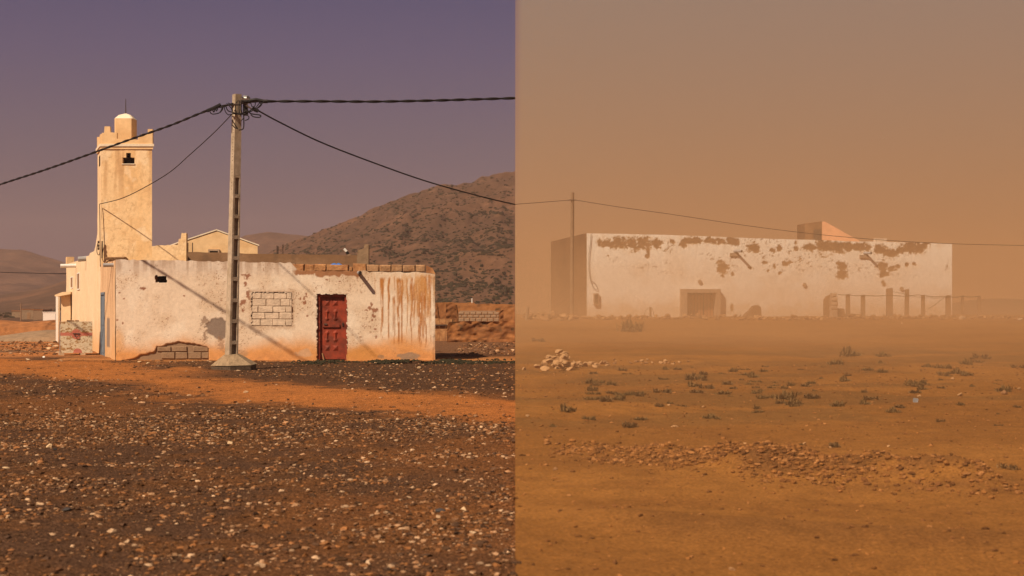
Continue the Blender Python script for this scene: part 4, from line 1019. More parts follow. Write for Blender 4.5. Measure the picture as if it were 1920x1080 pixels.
mud_wall(836, 860, [(836, 569), (846, 567.5), (856, 571), (858, 585), (860, 594)], 80, 'short leaning mud wall with a rubble gap behind the gate', .8)
o = MB().tube([P(885, 568, 85.5), P(885, 559.5, 85.5)], .03, 5).build('stake', M['pvc_white']); tag(o, 'short white stake standing on the rear mud wall', 'stake')

# ------------------------------------------------------------------ stones
ST = []
def stone_me(seed, m, flat=.6):
    rg = np.random.default_rng(seed)
    v, f = IV.copy(), IF_
    # one subdivision
    ed = {}; vs = [tuple(p) for p in v]; nf = []
    def midp(a, b):
        k_ = (min(a, b), max(a, b))
        if k_ not in ed:
            p = (np.array(vs[a]) + np.array(vs[b])) / 2; p /= np.linalg.norm(p); vs.append(tuple(p)); ed[k_] = len(vs) - 1
        return ed[k_]
    for a, b, c in f.tolist():
        x, y, z = midp(a, b), midp(b, c), midp(c, a); nf += [(a, x, z), (b, y, x), (c, z, y), (x, y, z)]
    V = np.array(vs)
    # cut by random planes for angular facets
    for _ in range(11):
        n = rg.normal(size=3); n /= np.linalg.norm(n); h = rg.uniform(.38, .72)
        dd = V @ n; over = dd > h; V[over] -= np.outer(dd[over] - h, n)
    V *= np.array((1.1, .85, flat)) * .95
    return mk('stone', V, nf, m, False)
pal = {m_: [stone_me(i * 13 + hash(m_) % 7 * 0 + j * 101, M[m_], .6 + .1 * (i % 3)) for i in range(5)] for j, m_ in enumerate(['stone_pale', 'stone_buff', 'stone_dark', 'white', 'stone_dusty', 'stone_dusty_pale'])}
def stone(x, y, z, r, m_='stone_pale', lab=None, grp=None, name='stone', parent=None, rg=random, sink=.25, sc_=None):
    o = bpy.data.objects.new(name, rg.choice(pal[m_])); COL.objects.link(o)
    o.scale = sc_ or (r * rg.uniform(.85, 1.25), r * rg.uniform(.8, 1.1), r * rg.uniform(.75, 1.1))
    o.rotation_euler = (rg.uniform(-.3, .3), rg.uniform(-.3, .3), rg.uniform(0, 6.28))
    zz = z + r * (.5 - sink)
    if parent is not None:
        o.parent = parent; p = parent_world(parent); o.location = (x - p[0], y - p[1], zz - p[2])
    else:
        o.location = (x, y, zz); tag(o, lab, 'stone', grp)
    return o
def lstone(X, Y, rpx, m_, lab, grp=None, sc_=None):
    y = gl_y(Y); x = (X - 966) / F * y
    return stone(x, y, ZL(x, y), rpx / F * y, m_, lab, grp, sc_=sc_)
lstone(262, 681, 8, 'stone_buff', 'pale orange stone lying at the foot of the white wall under the vent')
lstone(278, 683, 8, 'stone_buff', 'flatter buff stone beside the orange one at the wall foot')
lstone(785, 690.5, 7, 'stone_buff', 'rounded buff stone in front of the right corner of the house')
lstone(820, 680, 5, 'stone_pale', 'pinkish rock against the right corner of the house')
lstone(831, 681, 4, 'stone_buff', 'small chunk of rubble just off the right corner of the house')
lstone(91, 655, 7, 'stone_buff', 'bright buff boulder left of the rusty cabinet')
lstone(104, 650, 8, 'stone_pale', 'grey-brown boulder behind the buff one, left of the cabinet')
lstone(54, 677, 7, 'stone_pale', 'brown rock at the left, in front of the cabinet')
lstone(82, 671, 4, 'white', 'small white lump on the ground by the cabinet')
lstone(460, 735, 8, 'stone_buff', 'lone buff stone on the orange strip right of the pole')
lstone(431, 829, 9, 'stone_buff', 'buff stone in the middle of the gravel below the pole')
lstone(92, 843, 9, 'stone_buff', 'orange-buff rock among the gravel at the left')
lstone(60, 879, 8, 'stone_buff', 'pointed buff stone in the left gravel')
lstone(13, 881, 7, 'stone_buff', 'buff stone at the left edge of the gravel')
lstone(125, 959, 12, 'stone_dark', 'flat dark slate chip in the left foreground')
lstone(475, 1026, 12, 'stone_pale', 'pale flat cobble at the bottom, below the pole')
lstone(870, 952, 9, 'stone_buff', 'blocky orange-tan stone at the right of the gravel')
lstone(938, 957, 10, 'stone_pale', 'grey-tan rock near the right end of the gravel')
lstone(826, 957, 10, 'stone_dark', 'dark flat stone left of the blocky tan one')
lstone(690, 1060, 10, 'stone_pale', 'pinkish square stone at the bottom of the gravel')
lstone(888, 997, 9, 'stone_pale', 'pale angular stone low at the right of the gravel')
lstone(102, 848, 6, 'stone_dark', 'dark pebble next to the orange-buff rock at left')
lstone(695, 851, 8, 'stone_buff', 'bright orange-tan stone below the red door')

# gravel: uncountable; one object of small stones
rng = np.random.default_rng(11)
def gravel(n, y0, y1, smin, smax, side, name, lab, dens=None, power=1.0, zf=left_z, colset=None, xlim=None):
    y = np.sqrt(rng.uniform(y0 ** 2, y1 ** 2, n)); q = rng.uniform(0, 1, n)
    x = -q * (.345 * y + .4) if side < 0 else q * (.345 * y + .4)
    if dens is not None:
        kp2 = rng.uniform(0, 1, n) < dens(x, y); x, y = x[kp2], y[kp2]
    n = len(x); s = smin + (smax - smin) * rng.uniform(0, 1, n) ** 6
    z = zf(x, y)
    cs = np.array(colset); ci = rng.integers(0, len(cs), n); C = cs[ci] * rng.uniform(.7, 1.25, (n, 1))
    v_, f_, c_ = scatter_mesh(np.stack([x, y, z + s * .18], -1), s, .6, .48, rng, C)
    o = link(name, mk(name, v_, f_, M['stone'], False, c_)); tag(o, lab, 'gravel', kind='stuff'); return o
GC = [(.38, .22, .12), (.34, .18, .09), (.27, .12, .05), (.18, .09, .045), (.46, .30, .18), (.24, .11, .045), (.13, .06, .03), (.10, .055, .033), (.07, .04, .026), (.28, .12, .045), (.08, .043, .024), (.14, .07, .034), (.07, .036, .02), (.15, .068, .028), (.09, .045, .024), (.11, .052, .024)]
_nearw = lambda x, y: (1 - .88 * sand_mask(x, y)) * (.12 + .88 * ss(.34, .66, .6 * fbm(x * .45, y * .7, 4, 1001) + .4 * fbm(x * 2.5, y * 2.5, 3, 1003)))
gravel(105000, 8.6, 24, .0045, .030, -1, 'gravel', 'mixed pale and dark gravel strewn over the brown foreground soil', _nearw, colset=GC)
gravel(52000, 20, 47.5, .006, .042, -1, 'far_gravel', 'scattered small stones on the soil before the white house', lambda x, y: _nearw(x, y) * (1 - .5 * (y > 40)), colset=GC)
gravel(6000, 53, 74, .03, .09, -1, 'rear_gravel', 'loose stones on the ground behind and beside the buildings', lambda x, y: ((x > -2.2) | (x < -.285 * y)) * .8, colset=GC)
# low dark weeds by the wall
n = 5200; x = rng.uniform(-6.8, -.02, n); y = 46.3 + rng.normal(0, .75, n); kp2 = (rng.uniform(0, 1, n) < ss(.38, .62, fbm(x * 1.1, y * 1.1, 3, 1011)) * ss(-6.8, -4.5, x)) & ((y < 47.5) | (x > -2.2)); x, y = x[kp2], y[kp2]
v_, f_, c_ = scatter_mesh(np.stack([x, y, left_z(x, y) + .01], -1), rng.uniform(.02, .055, len(x)), .8, .5, rng)
o = link('weeds', mk('weeds', v_, f_, M['moss'])); tag(o, 'dark green low weeds on the ground before the red door', 'weeds', kind='stuff')

# ------------------------------------------------------------------ RIGHT: long white building
RA = (134 / F * 60, 60.0); RB = (67 / F * 66.6, 66.6); RC = (819 / F * 62.0, 62.0)
rl = math.hypot(RC[0] - RA[0], RC[1] - RA[1]); ru = ((RC[0] - RA[0]) / rl, (RC[1] - RA[1]) / rl)
rb = empty('long_building', (RA[0], RA[1], 1.2), 'long flat white building with peeling plaster, half lost in the dust', 'building')
def R2(X):  # wall coordinate U and distance at photo column X
    q = (X - 966) / F; u = (q * RA[1] - RA[0]) / (ru[0] - q * ru[1]); return u, RA[1] + ru[1] * u
def rzz(Y, d): return EYE + (575 - Y) / F * d
ZT0 = rzz(437, RA[1]); ZT1 = rzz(457, RC[1])
def rcol(X, Y, U, Z):
    D = RA[1] + ru[1] * U; X = 966 + F * (RA[0] + ru[0] * U) / D; Y = 575 - (Z - EYE) * F / D
    n1 = fbm(X * .03, Y * .04, 4, 1101); n2 = fbm(X * .09, Y * .11, 5, 1111); n3 = fbm(X * .25, Y * .3, 4, 1121)
    c = np.zeros(X.shape + (3,)) + np.array((.84, .78, .69)); c = mix(c, (.78, .68, .56), ss(.45, .7, n1) * .6)
    pm, halo = rpeel(X, Y, True)
    c = mix(c, (.60, .44, .29), halo * .75)
    c = mix(c, (.66, .52, .38), ss(.55, .72, fbm(X * .25, Y * .02, 3, 1161)) * ss(500, 440, Y) * .5)
    c = mix(c, (.60, .42, .25), ss(560, 590, Y + (n2 - .5) * 30) * .6)
    c = mix(c, (.24, .125, .05), pm * .92)
    return mix(c, (.36, .21, .10), pm * ss(.5, .6, n3) * .6)
PE = [(1135, 456, 17, 9), (1160, 455, 22, 12), (1185, 458, 20, 13), (1205, 455, 20, 13), (1215, 470, 5, 9), (1232, 456, 12, 9), (1290, 452, 12, 6), (1280, 458, 7, 7), (1305, 451, 16, 7), (1330, 451, 18, 6), (1350, 453, 15, 7), (1372, 452, 14, 9), (1380, 457, 8, 5),
      (1262, 453, 6, 4), (1410, 464, 14, 9), (1418, 468, 6, 7), (1402, 462, 5, 4), (1448, 470, 5, 5), (1461, 466, 5, 6), (1493, 467, 4, 5), (1492, 455, 3, 3), (1520, 463, 16, 8), (1545, 462, 20, 14), (1568, 464, 20, 13), (1590, 463, 14, 9), (1612, 463, 16, 9), (1628, 466, 9, 9), (1650, 468, 13, 10), (1670, 474, 18, 10), (1690, 469, 14, 8), (1706, 466, 16, 12), (1722, 466, 13, 13), (1735, 460, 8, 9),
      (1356, 502, 11, 11), (1352, 490, 6, 4), (1375, 514, 4, 4), (1355, 518, 4, 3), (1472, 495, 6, 6), (1480, 492, 6, 3), (1452, 500, 3, 5), (1407, 503, 6, 3), (1440, 508, 4, 3), (1433, 492, 6, 3), (1482, 492, 5, 2), (1462, 512, 4, 3), (1579, 500, 11, 9), (1579, 515, 12, 11), (1572, 494, 5, 5), (1656, 500, 11, 9), (1672, 503, 8, 6), (1660, 513, 12, 5), (1683, 499, 5, 4), (1700, 496, 4, 5), (1652, 517, 4, 4), (1657, 533, 5, 6), (1714, 495, 4, 3), (1214, 480, 4, 6), (1140, 480, 3, 2), (1500, 486, 4, 2), (1373, 575, 3, 9), (1545, 482, 6, 2)]
def rpeel(X, Y, both=False):
    n2 = fbm(X * .13, Y * .15, 4, 1111); n3 = fbm(X * .38, Y * .42, 3, 1121); m_ = np.zeros(X.shape)
    e = np.full(X.shape, 9.)
    for cx, cy, rx, ry in PE: e = np.minimum(e, np.sqrt(((X - cx) / rx) ** 2 + ((Y - cy) / ry) ** 2))
    e = e + (n2 - .5) * 1.1 + (n3 - .5) * 1.1
    m_ = 1 - ss(.80, .88, e); halo = 1 - ss(.92, 1.15, e)
    sm = ss(.67, .70, fbm(X * .3, Y * .35, 3, 1131)) * (1 - ss(480, 540, Y)) * ss(1110, 1200, X) * ss(.42, .55, fbm(X * .02, Y * .05, 3, 1141))
    return (np.maximum(m_, sm * .9), halo) if both else np.maximum(m_, sm * .9)
def rdisp(X, Y, U, Z):
    D = RA[1] + ru[1] * U; X = 966 + F * (RA[0] + ru[0] * U) / D; Y = 575 - (Z - EYE) * F / D
    return -.010 * rpeel(X, Y) + (fbm(U * .8, Z * .8, 3, 1151) - .5) * .012
dU0, dd0 = R2(1281); dU1, dd1 = R2(1342)
def rhole(cx, cy):
    U = (cx - 0) ; return (cx > dU0) & (cx < dU1) & (cy > 600)
# use sheet with X0=0, sc=1 => XX = U, YY = 575-(Z-EYE)
zdoor = rzz(548, dd0)
sheet('front_wall', RA, ru, rl, .7, lambda U: ZT0 + (ZT1 - ZT0) * U / rl + (fbm(U * .6, U * 0, 3, 1171) - .5) * .06, .03, M['plaster'], rb, rcol, rdisp, lambda cx, cy: (cx > dU0) & (cx < dU1) & ((575 - cy + EYE) < zdoor), X0=0, sc=1.0)
# left side wall (its shade put into the brown colour), rear, roof
sl = math.hypot(RA[0] - RB[0], RA[1] - RB[1]); zB = rzz(453, RB[1])
mb = MB()
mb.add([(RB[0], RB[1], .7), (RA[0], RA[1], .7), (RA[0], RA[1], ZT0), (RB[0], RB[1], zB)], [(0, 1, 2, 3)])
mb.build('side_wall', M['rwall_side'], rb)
RD = (RC[0] + RB[0] - RA[0] + .3, RC[1] + 6.6)
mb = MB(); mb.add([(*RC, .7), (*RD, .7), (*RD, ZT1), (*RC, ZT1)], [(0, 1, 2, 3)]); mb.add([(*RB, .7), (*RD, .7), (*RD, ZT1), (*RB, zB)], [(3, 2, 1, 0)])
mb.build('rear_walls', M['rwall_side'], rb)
MB().add([(RA[0], RA[1] + .01, ZT0 - .02), (*RC, ZT1 - .02), (*RD, ZT1 - .02), (*RB, zB - .02)], [(0, 1, 2, 3)]).build('roof', M['white'], rb)
def rp_(U, n, z):   # n metres in front of the wall
    return (RA[0] + ru[0] * U + ru[1] * n, RA[1] + ru[1] * U - ru[0] * n, z)
def rbox(mb, U0, U1, n0, n1, z0, z1):
    return mb.hexa([rp_(U0, n1, z0), rp_(U1, n1, z0), rp_(U1, n0, z0), rp_(U0, n0, z0)], [rp_(U0, n1, z1), rp_(U1, n1, z1), rp_(U1, n0, z1), rp_(U0, n0, z1)])
# doorway surround
ds = empty('doorway', (0, 0, 0), None, None); ds.parent = rb; ds.location = (-RA[0], -RA[1], -1.2)
o0, _ = R2(1274.5); o1, _ = R2(1348.5); i0, _ = R2(1286); i1, _ = R2(1340)
zt1 = rzz(542, dd0); zi = rzz(549, dd0)
mb = MB(); rbox(mb, o0, i0, -.15, .22, .7, zi); rbox(mb, i1, o1, -.15, .22, .7, zi); rbox(mb, o0, o1, -.15, .22, zi + .001, zt1); mb.build('surround', M['greyplaster'], ds)
rbox(MB(), i0, i1, -.35, -.30, .7, zi).build('door_recess', M['dark'], ds)
nb = 9
for i in range(nb):
    a = i0 + (i1 - i0) * i / nb; b = i0 + (i1 - i0) * (i + .88) / nb
    if i == 5: b -= .03
    rbox(MB(), a + .01, b, -.20 + .01 * (i % 2), -.16, .7, zi - .02 - .03 * (i % 3)).build('plank', M['planks'], ds)
mb = MB(); rbox(mb, i0, i1, -.155, -.12, zi - .35, zi - .29); mb.build('cross_rail', M['planks'], ds)
# long spouts
for X, Y, L in [(1375, 471.5, .36), (1618, 475, .28)]:
    U, d = R2(X); z = rzz(Y, d)
    s_ = MB().tube([rp_(U, -.1, z + .02), rp_(U + .22, L, z)], .05, 10).build('spout', M['pvc'], rb)
    MB().tube([rp_(U + .222, L + .005, z), rp_(U + .223, L + .01, z)], .042, 10).build('spout_mouth', M['dark'], s_)
    rbox(MB(), U - .14, U + .2, 0, .05, z - .18, z - .06).build('spout_bracket', M['greyplaster'], rb)
for X, Y in [(1312, 528), (1508, 534), (1690, 541)]:
    U, d = R2(X); z = rzz(Y, d)
    MB().tube([rp_(U, -.02, z), rp_(U, .05, z)], .075, 14).build('round_vent', M['greyplaster'], rb)
U, d = R2(1117); z = rzz(561, d)
mb = rbox(MB(), U - .09, U + .09, 0, .10, z - .2, z + .22).build('meter_box', M['greyplaster'], rb)
rbox(MB(), U - .06, U + .06, .101, .11, z - .15, z + .17).build('meter_window', M['iron'], mb)
mb = MB(); pts = []
for X, Y in [(1108, 439), (1107, 452), (1104, 480), (1104, 505), (1107, 525), (1113, 540), (1119, 543), (1120, 540), (1114, 530), (1108, 527)]:
    U, d = R2(X); pts.append(rp_(U, .04, rzz(Y, d)))
mb.tube(catmull(pts, 5), .009, 5); mb.build('wall_cable', M['iron'], rb)
# stair hut on the roof
hd2 = 66.0
sh_ = empty('stair_hut', (0, 0, 0), None, None); sh_.parent = rb; sh_.location = (-RA[0], -RA[1], -1.2)
k = F / hd2
silh([(1541, 460), (1541, 416), (1546, 415), (1612, 452), (1612, 460)], hd2, 2.4, 'side_wall', M['pink'], sh_)
p = lambda X, Y, d=hd2: P(X, Y, d)
mb = MB(); mb.hexa([p(1509.5, 462, 67), p(1541, 462, hd2 - .01), (p(1541, 462)[0], 68.5, p(1541, 462)[2]), (p(1509.5, 462, 67)[0], 68.9, p(1541, 462)[2])],
                   [p(1510, 419, 67), p(1541, 415, hd2 - .01), (p(1541, 415)[0], 68.5, p(1541, 415)[2]), (p(1509.5, 418, 67)[0], 68.9, p(1541, 415)[2])])
mb.build('front_wall', M['rwall_side'], sh_)
a = p(1527, 460, 66.3); b = p(1538, 430, 66.1)
MB().hexa([(a[0], 66.38, a[2]), (b[0], 66.02, a[2]), (b[0], 66.3, a[2]), (a[0], 66.5, a[2])], [(a[0], 66.38, b[2]), (b[0], 66.02, b[2]), (b[0], 66.3, b[2]), (a[0], 66.5, b[2])]).build('door', M['hutdoor'], sh_)
U, d = R2(1658); z = rzz(449, d)
rbox(MB(), U - .25, U + .2, -.5, -.25, z - .12, z + .05).build('roof_block', M['white_block'], rb)

# leaning rubble heap and broken masonry pier
zg = ZR(9, 58)
def rpt(X, Y, d): return P(X, Y, d)
o = MB().prism([rpt(1393, 596, 58.6), rpt(1408, 582, 58.6), rpt(1414, 574, 58.6), rpt(1421, 572, 58.6), rpt(1427, 576, 58.6), rpt(1428, 596, 58.6)][::-1], (0, .7, 0)).build('earth_heap', M['rwall_side']); tag(o, 'brown wedge of earth leaning on the white wall right of its doorway', 'earth heap')
pr_ = empty('masonry_pier', rpt(1563, 592, 57.6), 'broken masonry pier at the left end of the post fence', 'pier')
MB().prism([rpt(1547, 597, 58.3), rpt(1547, 562, 58.3), rpt(1551, 556, 58.3), rpt(1560, 552, 58.3), rpt(1560, 597, 58.3)][::-1], (0, .35, 0)).build('rear_stub', M['rwall_side'], pr_)
yy = 550
for i, (ya, yb2) in enumerate([(550, 557), (557.5, 565), (565.5, 573), (573.5, 581), (581.5, 596)]):
    a = rpt(1558.5 + (i == 0) * 1.5, yb2, 57.6); b = rpt(1571 - (i == 0) * 2.5, ya, 57.6)
    MB().bevbox(a[0], b[0], 57.6, 57.95, a[2], b[2], .03, .015).build('block', M['greyplaster'], pr_)
a = rpt(1572, 597, 57.8); b = rpt(1620, 588.5, 57.8)
o = MB().prism([rpt(1572, 597, 57.8), rpt(1572, 578, 57.8), rpt(1583, 579, 57.8), rpt(1584, 588, 57.8), rpt(1620, 589, 57.8), rpt(1620, 597, 57.8)][::-1], (0, .3, 0)).build('low_wall', M['rwall_side']); tag(o, 'very low stub of wall between the pier and the first fence posts', 'wall')

# wooden pole + wires
wp = empty('wooden_pole', rpt(1072, 597, 57), 'plain wooden cable pole before the left corner of the long white building', 'pole')
b_ = rpt(1072, 600, 57); t_ = rpt(1073.5, 361, 57)
MB().tube([(b_[0], b_[1], b_[2] - .2), ((b_[0] + t_[0]) / 2, 57, (b_[2] + t_[2]) / 2), t_], [.075, .068, .06], 10).build('shaft', M['greywood'], wp)
MB().tube([rpt(1067, 375, 56.93), rpt(1080, 375, 56.93)], .022, 6).build('clamp', M['iron'], wp)
cable([rpt(1079, 375, 57), rpt(1160, 388, 57), rpt(1260, 402, 57), rpt(1400, 423, 57), rpt(1520, 438, 57), rpt(1640, 449, 57), rpt(1760, 456, 57), rpt(1860, 459, 57), rpt(1960, 460.5, 57), rpt(2100, 460, 57)], .011, 'thin wire sagging right from the wooden pole over the long building')

# fence posts
posts = [(1590, 552, 7.5, 'square post, first after the masonry pier, narrow'), (1618, 553.5, 7.5, 'second narrow post right of the masonry pier'), (1667.5, 541, 11, 'thickest and tallest grey post of the wire fence'),
         (1700, 542.5, 7.2, 'tall slim post just right of the thickest one'), (1731, 553.5, 6.2, 'slim low post between the tall pair and the wall corner'), (1778, 554, 8.5, 'stout weathered post with a knob near the wall corner'),
         (1804, 554.5, 5, 'thin post just past the end of the white wall'), (1836, 555, 6, 'last post, at the right end of the wire fence')]
for X, Yt, wpx, lab in posts:
    d = 57.7; b_ = rpt(X, 600, d); t_ = rpt(X + random.uniform(-.6, .6), Yt, d); h = wpx / 2 / F * d
    mb = MB(); mb.hexa([(b_[0] - h, d - h, b_[2] - .1), (b_[0] + h, d - h, b_[2] - .1), (b_[0] + h, d + h, b_[2] - .1), (b_[0] - h, d + h, b_[2] - .1)],
                       [(t_[0] - h * .93, d - h, t_[2]), (t_[0] + h * .93, d - h, t_[2] + .02), (t_[0] + h * .93, d + h, t_[2]), (t_[0] - h * .93, d + h, t_[2] - .02)])
    o = mb.build('fence_post', M['greywood']); tag(o, lab, 'fence post', 'posts of the wire fence')
cable([rpt(x, y, 57.6) for x, y in [(1571, 552), (1580, 553), (1590, 552.5), (1604, 554.5), (1618, 554), (1645, 555), (1668, 554), (1700, 555.5), (1718, 553), (1731, 554), (1750, 556.5), (1775, 555.5), (1790, 557.5), (1804, 556), (1820, 557), (1836, 555.5)]], .013, 'wire strung along the tops of the fence posts', name='fence_wire', n=4)
cable([rpt(x, y, 57.6) for x, y in [(1671, 546), (1684, 549), (1700, 552), (1715, 556), (1731, 558), (1752, 559), (1775, 558)]], .009, 'slack second wire slanting down from the thickest post', name='fence_wire', n=4)
cable([rpt(x, y, 57.6) for x, y in [(1740, 580), (1752, 572), (1765, 562), (1775, 556)]], .009, 'diagonal stay wire by the stout weathered post', name='stay_wire', n=4)
o = MB().tube([rpt(987, 602, 54), rpt(990, 575, 54)], [.06, .05], 7).build('stake', M['greywood']); tag(o, 'short leaning pale stake at the left end of the stone row', 'stake')
o = MB().tube([rpt(1219.5, 596, 57.4), rpt(1219.5, 576, 57.4)], [.04, .035], 6).build('stake', M['greywood']); tag(o, 'short stake with a wire hoop left of the doorway', 'stake')
cable([rpt(x, y, 57.4) for x, y in [(1207, 592), (1211, 582), (1219, 576), (1224, 581), (1226, 592)]], .007, 'thin wire hoop on the short stake', name='wire_hoop', n=5)

# stone row along the crest
sw = empty('stone_row', (2, 56, 1.1), 'long row of piled loose stones along the crest before the white building', 'stone wall')
rg = random.Random(21); cnt = 0
for i in range(262):
    X = 982 + (1935 - 982) * (i / 262) + rg.uniform(-3, 3)
    dens_left = X < 1085
    d = 56.2 + rg.uniform(-.5, .5) - (1.6 if dens_left and rg.random() < .5 else 0) * (1085 - X) / 100
    x = (X - 966) / F * d; g = ZR(x, d)
    r = rg.uniform(.06, .125) * (1.35 if dens_left else 1.1)
    stone(x, d, g + rg.choice([0, 0, .08, .12 if dens_left else .04]), r, rg.choice(['stone_dusty', 'stone_dusty', 'stone_dusty_pale']), name='stone', parent=sw, rg=rg)
for i in range(36):
    X = rg.uniform(984, 1082); d = rg.uniform(53.6, 56); x = (X - 966) / F * d
    stone(x, d, ZR(x, d) + rg.uniform(0, .16), rg.uniform(.09, .17), rg.choice(['stone_dusty', 'stone_dusty_pale']), name='stone', parent=sw, rg=rg)
X = 1806
stone(*(lambda d: ((X - 966) / F * d, d, ZR((X - 966) / F * d, d)))(55.9), .17, 'stone_pale', 'larger pointed stone sitting up on the stone row by the last posts')
stone(*(lambda d: ((1912 - 966) / F * d, d, ZR((1912 - 966) / F * d, d)))(54.5), .17, 'stone_pale', 'larger stone at the right end of the row')

def rstone(X, Y, rpx, m_, lab, grp=None, lift=0, name='stone', sink=.25):
    y = gr_y(Y); x = (X - 966) / F * y
    return stone(x, y, ZR(x, y) + lift, rpx / F * y, m_, lab, grp, rg=rg, name=name, sink=sink)
# pale rock pile
for i in range(58):
    X = rg.gauss(1045, 21) if i < 44 else rg.uniform(1075, 1142)
    Y = (694 - rg.uniform(-3, 7)) if i < 44 else 686 + rg.uniform(-4, 4)
    lift = rg.uniform(0, .34) * math.exp(-((X - 1048) / 24) ** 2)
    rstone(X, Y, rg.uniform(6, 12) * (1 if i < 44 else .9), rg.choice(['stone_dusty_pale']), 'pale rock in the heap of rubble at the left of the sandy slope', 'rocks of the pale rubble heap', lift, 'rock')
rstone(1131, 684, 12, 'stone_dusty_pale', 'largest pale rock lying apart just right of the rubble heap', name='rock')
for i in range(22):
    rstone(rg.uniform(1145, 1310), 681 + rg.uniform(-4, 4), rg.uniform(3, 7.5), rg.choice(['stone_dusty', 'stone_dusty_pale']), 'small rock in the thin line trailing right from the rubble heap', 'rocks trailing from the rubble heap', name='rock')
for X, Y, r, m_, lab in [(1800, 745, 10, 'stone_dusty_pale', 'upright pale wedge-shaped stone in the scrub at the right'), (1884, 742, 9, 'stone_dusty', 'rounded brown stone near the right edge of the scrub'), (1786, 709, 6, 'stone_dusty_pale', 'small pale stone above the wedge-shaped one'),
                         (1723, 747, 6, 'stone_dusty_pale', 'pale stone in the scrub above the blue-white scrap'), (1911, 732, 6, 'stone_dusty_pale', 'pale chip at the right edge of the slope'),
                         (1262, 800, 5, 'stone_dusty_pale', 'left stone of a small buff pair on the sand'), (1269, 800, 5, 'stone_dusty_pale', 'right stone of a small buff pair on the sand'), (1254, 761, 5, 'stone_dusty_pale', 'pale lump among low scrub below the doorway'),
                         (1318, 761, 4, 'stone_dusty_pale', 'small pale chip right of the pale lump'), (1508, 830, 6, 'stone_dusty_pale', 'lone bright stone on the open sand'), (1397, 833, 5, 'stone_dusty_pale', 'pale pebble left of centre of the open sand'),
                         (1666, 841, 5, 'stone_dusty_pale', 'buff pebble at the lower right sand, higher one'), (1557, 845, 5, 'stone_dusty_pale', 'buff pebble beside a dark tuft on the open sand'), (1041, 889, 7, 'stone_dusty', 'brown lump alone at the lower left of the sand'), (1374, 1066, 8, 'stone_dusty_pale', 'orange stone at the very bottom of the sand'),
                         (989, 785, 8, 'stone_dusty_pale', 'flat pale stone by the left edge of the sand'), (1605, 605, 5, 'stone_dusty', 'stone fallen just below the crest row'), (1692, 607, 4, 'stone_dusty_pale', 'small pale block below the crest row')]:
    rstone(X, Y, r, m_, lab)
y = gr_y(756); x = (1718 - 966) / F * y
o = MB().box(x - .03, x + .03, y, y + .04, ZR(x, y) - .02, ZR(x, y) + .055, .012).build('plastic_scrap', mat('pale_blue_plastic', (.26, .28, .30), rough=.5, bump=0)); tag(o, 'pale blue scrap of plastic lying in the scrub', 'litter')

# rubble along the foreground ridge
RC_ = [(.25, .105, .032), (.20, .085, .026), (.31, .14, .048), (.17, .07, .024), (.13, .055, .02), (.25, .105, .03)]
n = 20000; x = rng.uniform(.3, 5.6, n); yr = np.interp(x, [0, .7, 2, 4, 6], [16.6, 15.8, 14.6, 13.6, 13.1]); y = yr + rng.normal(0, .42, n)
kp2 = rng.uniform(0, 1, n) < ss(.2, 1.2, x) * (.25 + 1.3 * ss(.4, .65, fbm(x * 1.3, y * 1.3, 3, 1201))) * (1 - .9 * ss(4.0, 4.2, x) * (1 - ss(4.75, 4.9, x)))
x, y = x[kp2], y[kp2]; s = .006 + .027 * rng.uniform(0, 1, len(x)) ** 5; C = np.array(RC_)[rng.integers(0, 6, len(x))] * rng.uniform(.8, 1.2, (len(x), 1))
v_, f_, c_ = scatter_mesh(np.stack([x, y, right_z(x, y) + s * .3], -1), s, .7, .25, rng, C)
o = link('rubble', mk('rubble', v_, f_, M['stone'], False, c_)); tag(o, 'ridge of loose stony rubble across the sandy foreground', 'rubble', kind='stuff')
gravel(12000, 9, 30, .006, .024, 1, 'sand_gravel', 'fine stones half buried in the orange sand', lambda x, y: .25 + .9 * fbm(x * .7, y * .7, 3, 1211), zf=right_z, colset=RC_)

# scrub
def scrub_me(seed, m, n=190):
    rg = np.random.default_rng(seed); vs = []; fs = []
    lob = [(rg.uniform(-.6, .6), rg.uniform(-.35, .35), rg.uniform(.35, 1)) for _ in range(5)]
    for i in range(n):
        lx, ly, lh = lob[i % 5]
        a = rg.uniform(0, 6.28); tilt = rg.uniform(.1, 1.3); L = rg.uniform(.25, .55) * lh
        b = np.array((lx + rg.normal(0, .16), ly + rg.normal(0, .14), rg.uniform(0, .28) * lh))
        d = np.array((math.cos(a) * math.sin(tilt), math.sin(a) * math.sin(tilt), math.cos(tilt) * .8))
        s = np.cross(d, (0, 0, 1.)); s /= np.linalg.norm(s) + 1e-6; w_ = rg.uniform(.025, .075)
        k_ = len(vs); vs += [tuple(b - s * w_), tuple(b + s * w_), tuple(b + d * L * .6 + s * w_ * .9), tuple(b + d * L)]; fs += [(k_, k_ + 1, k_ + 2, k_ + 3)]
    return mk('scrub_plant', vs, fs, m)
scr = [scrub_me(i, M['scrub'] if i % 3 else M['scrub_dry']) for i in range(9)]
def scrub(X, Y, wpx, hk=1.0, lab=None, grp=None):
    y = gr_y(Y); x = (X - 966) / F * y; s = wpx / 2 / F * y
    o = bpy.data.objects.new('scrub_plant', rg.choice(scr)); COL.objects.link(o); o.location = (x, y, ZR(x, y) - .01)
    s *= 1.3; o.scale = (s * 1.15, s, s * 1.7 * hk); o.rotation_euler = (0, 0, rg.uniform(-.6, .6)); tag(o, lab, 'plant', grp)
G = 'low scrub plants on the sandy slope'
LB = 'low dark scrub tuft on the sandy slope below the stone row'
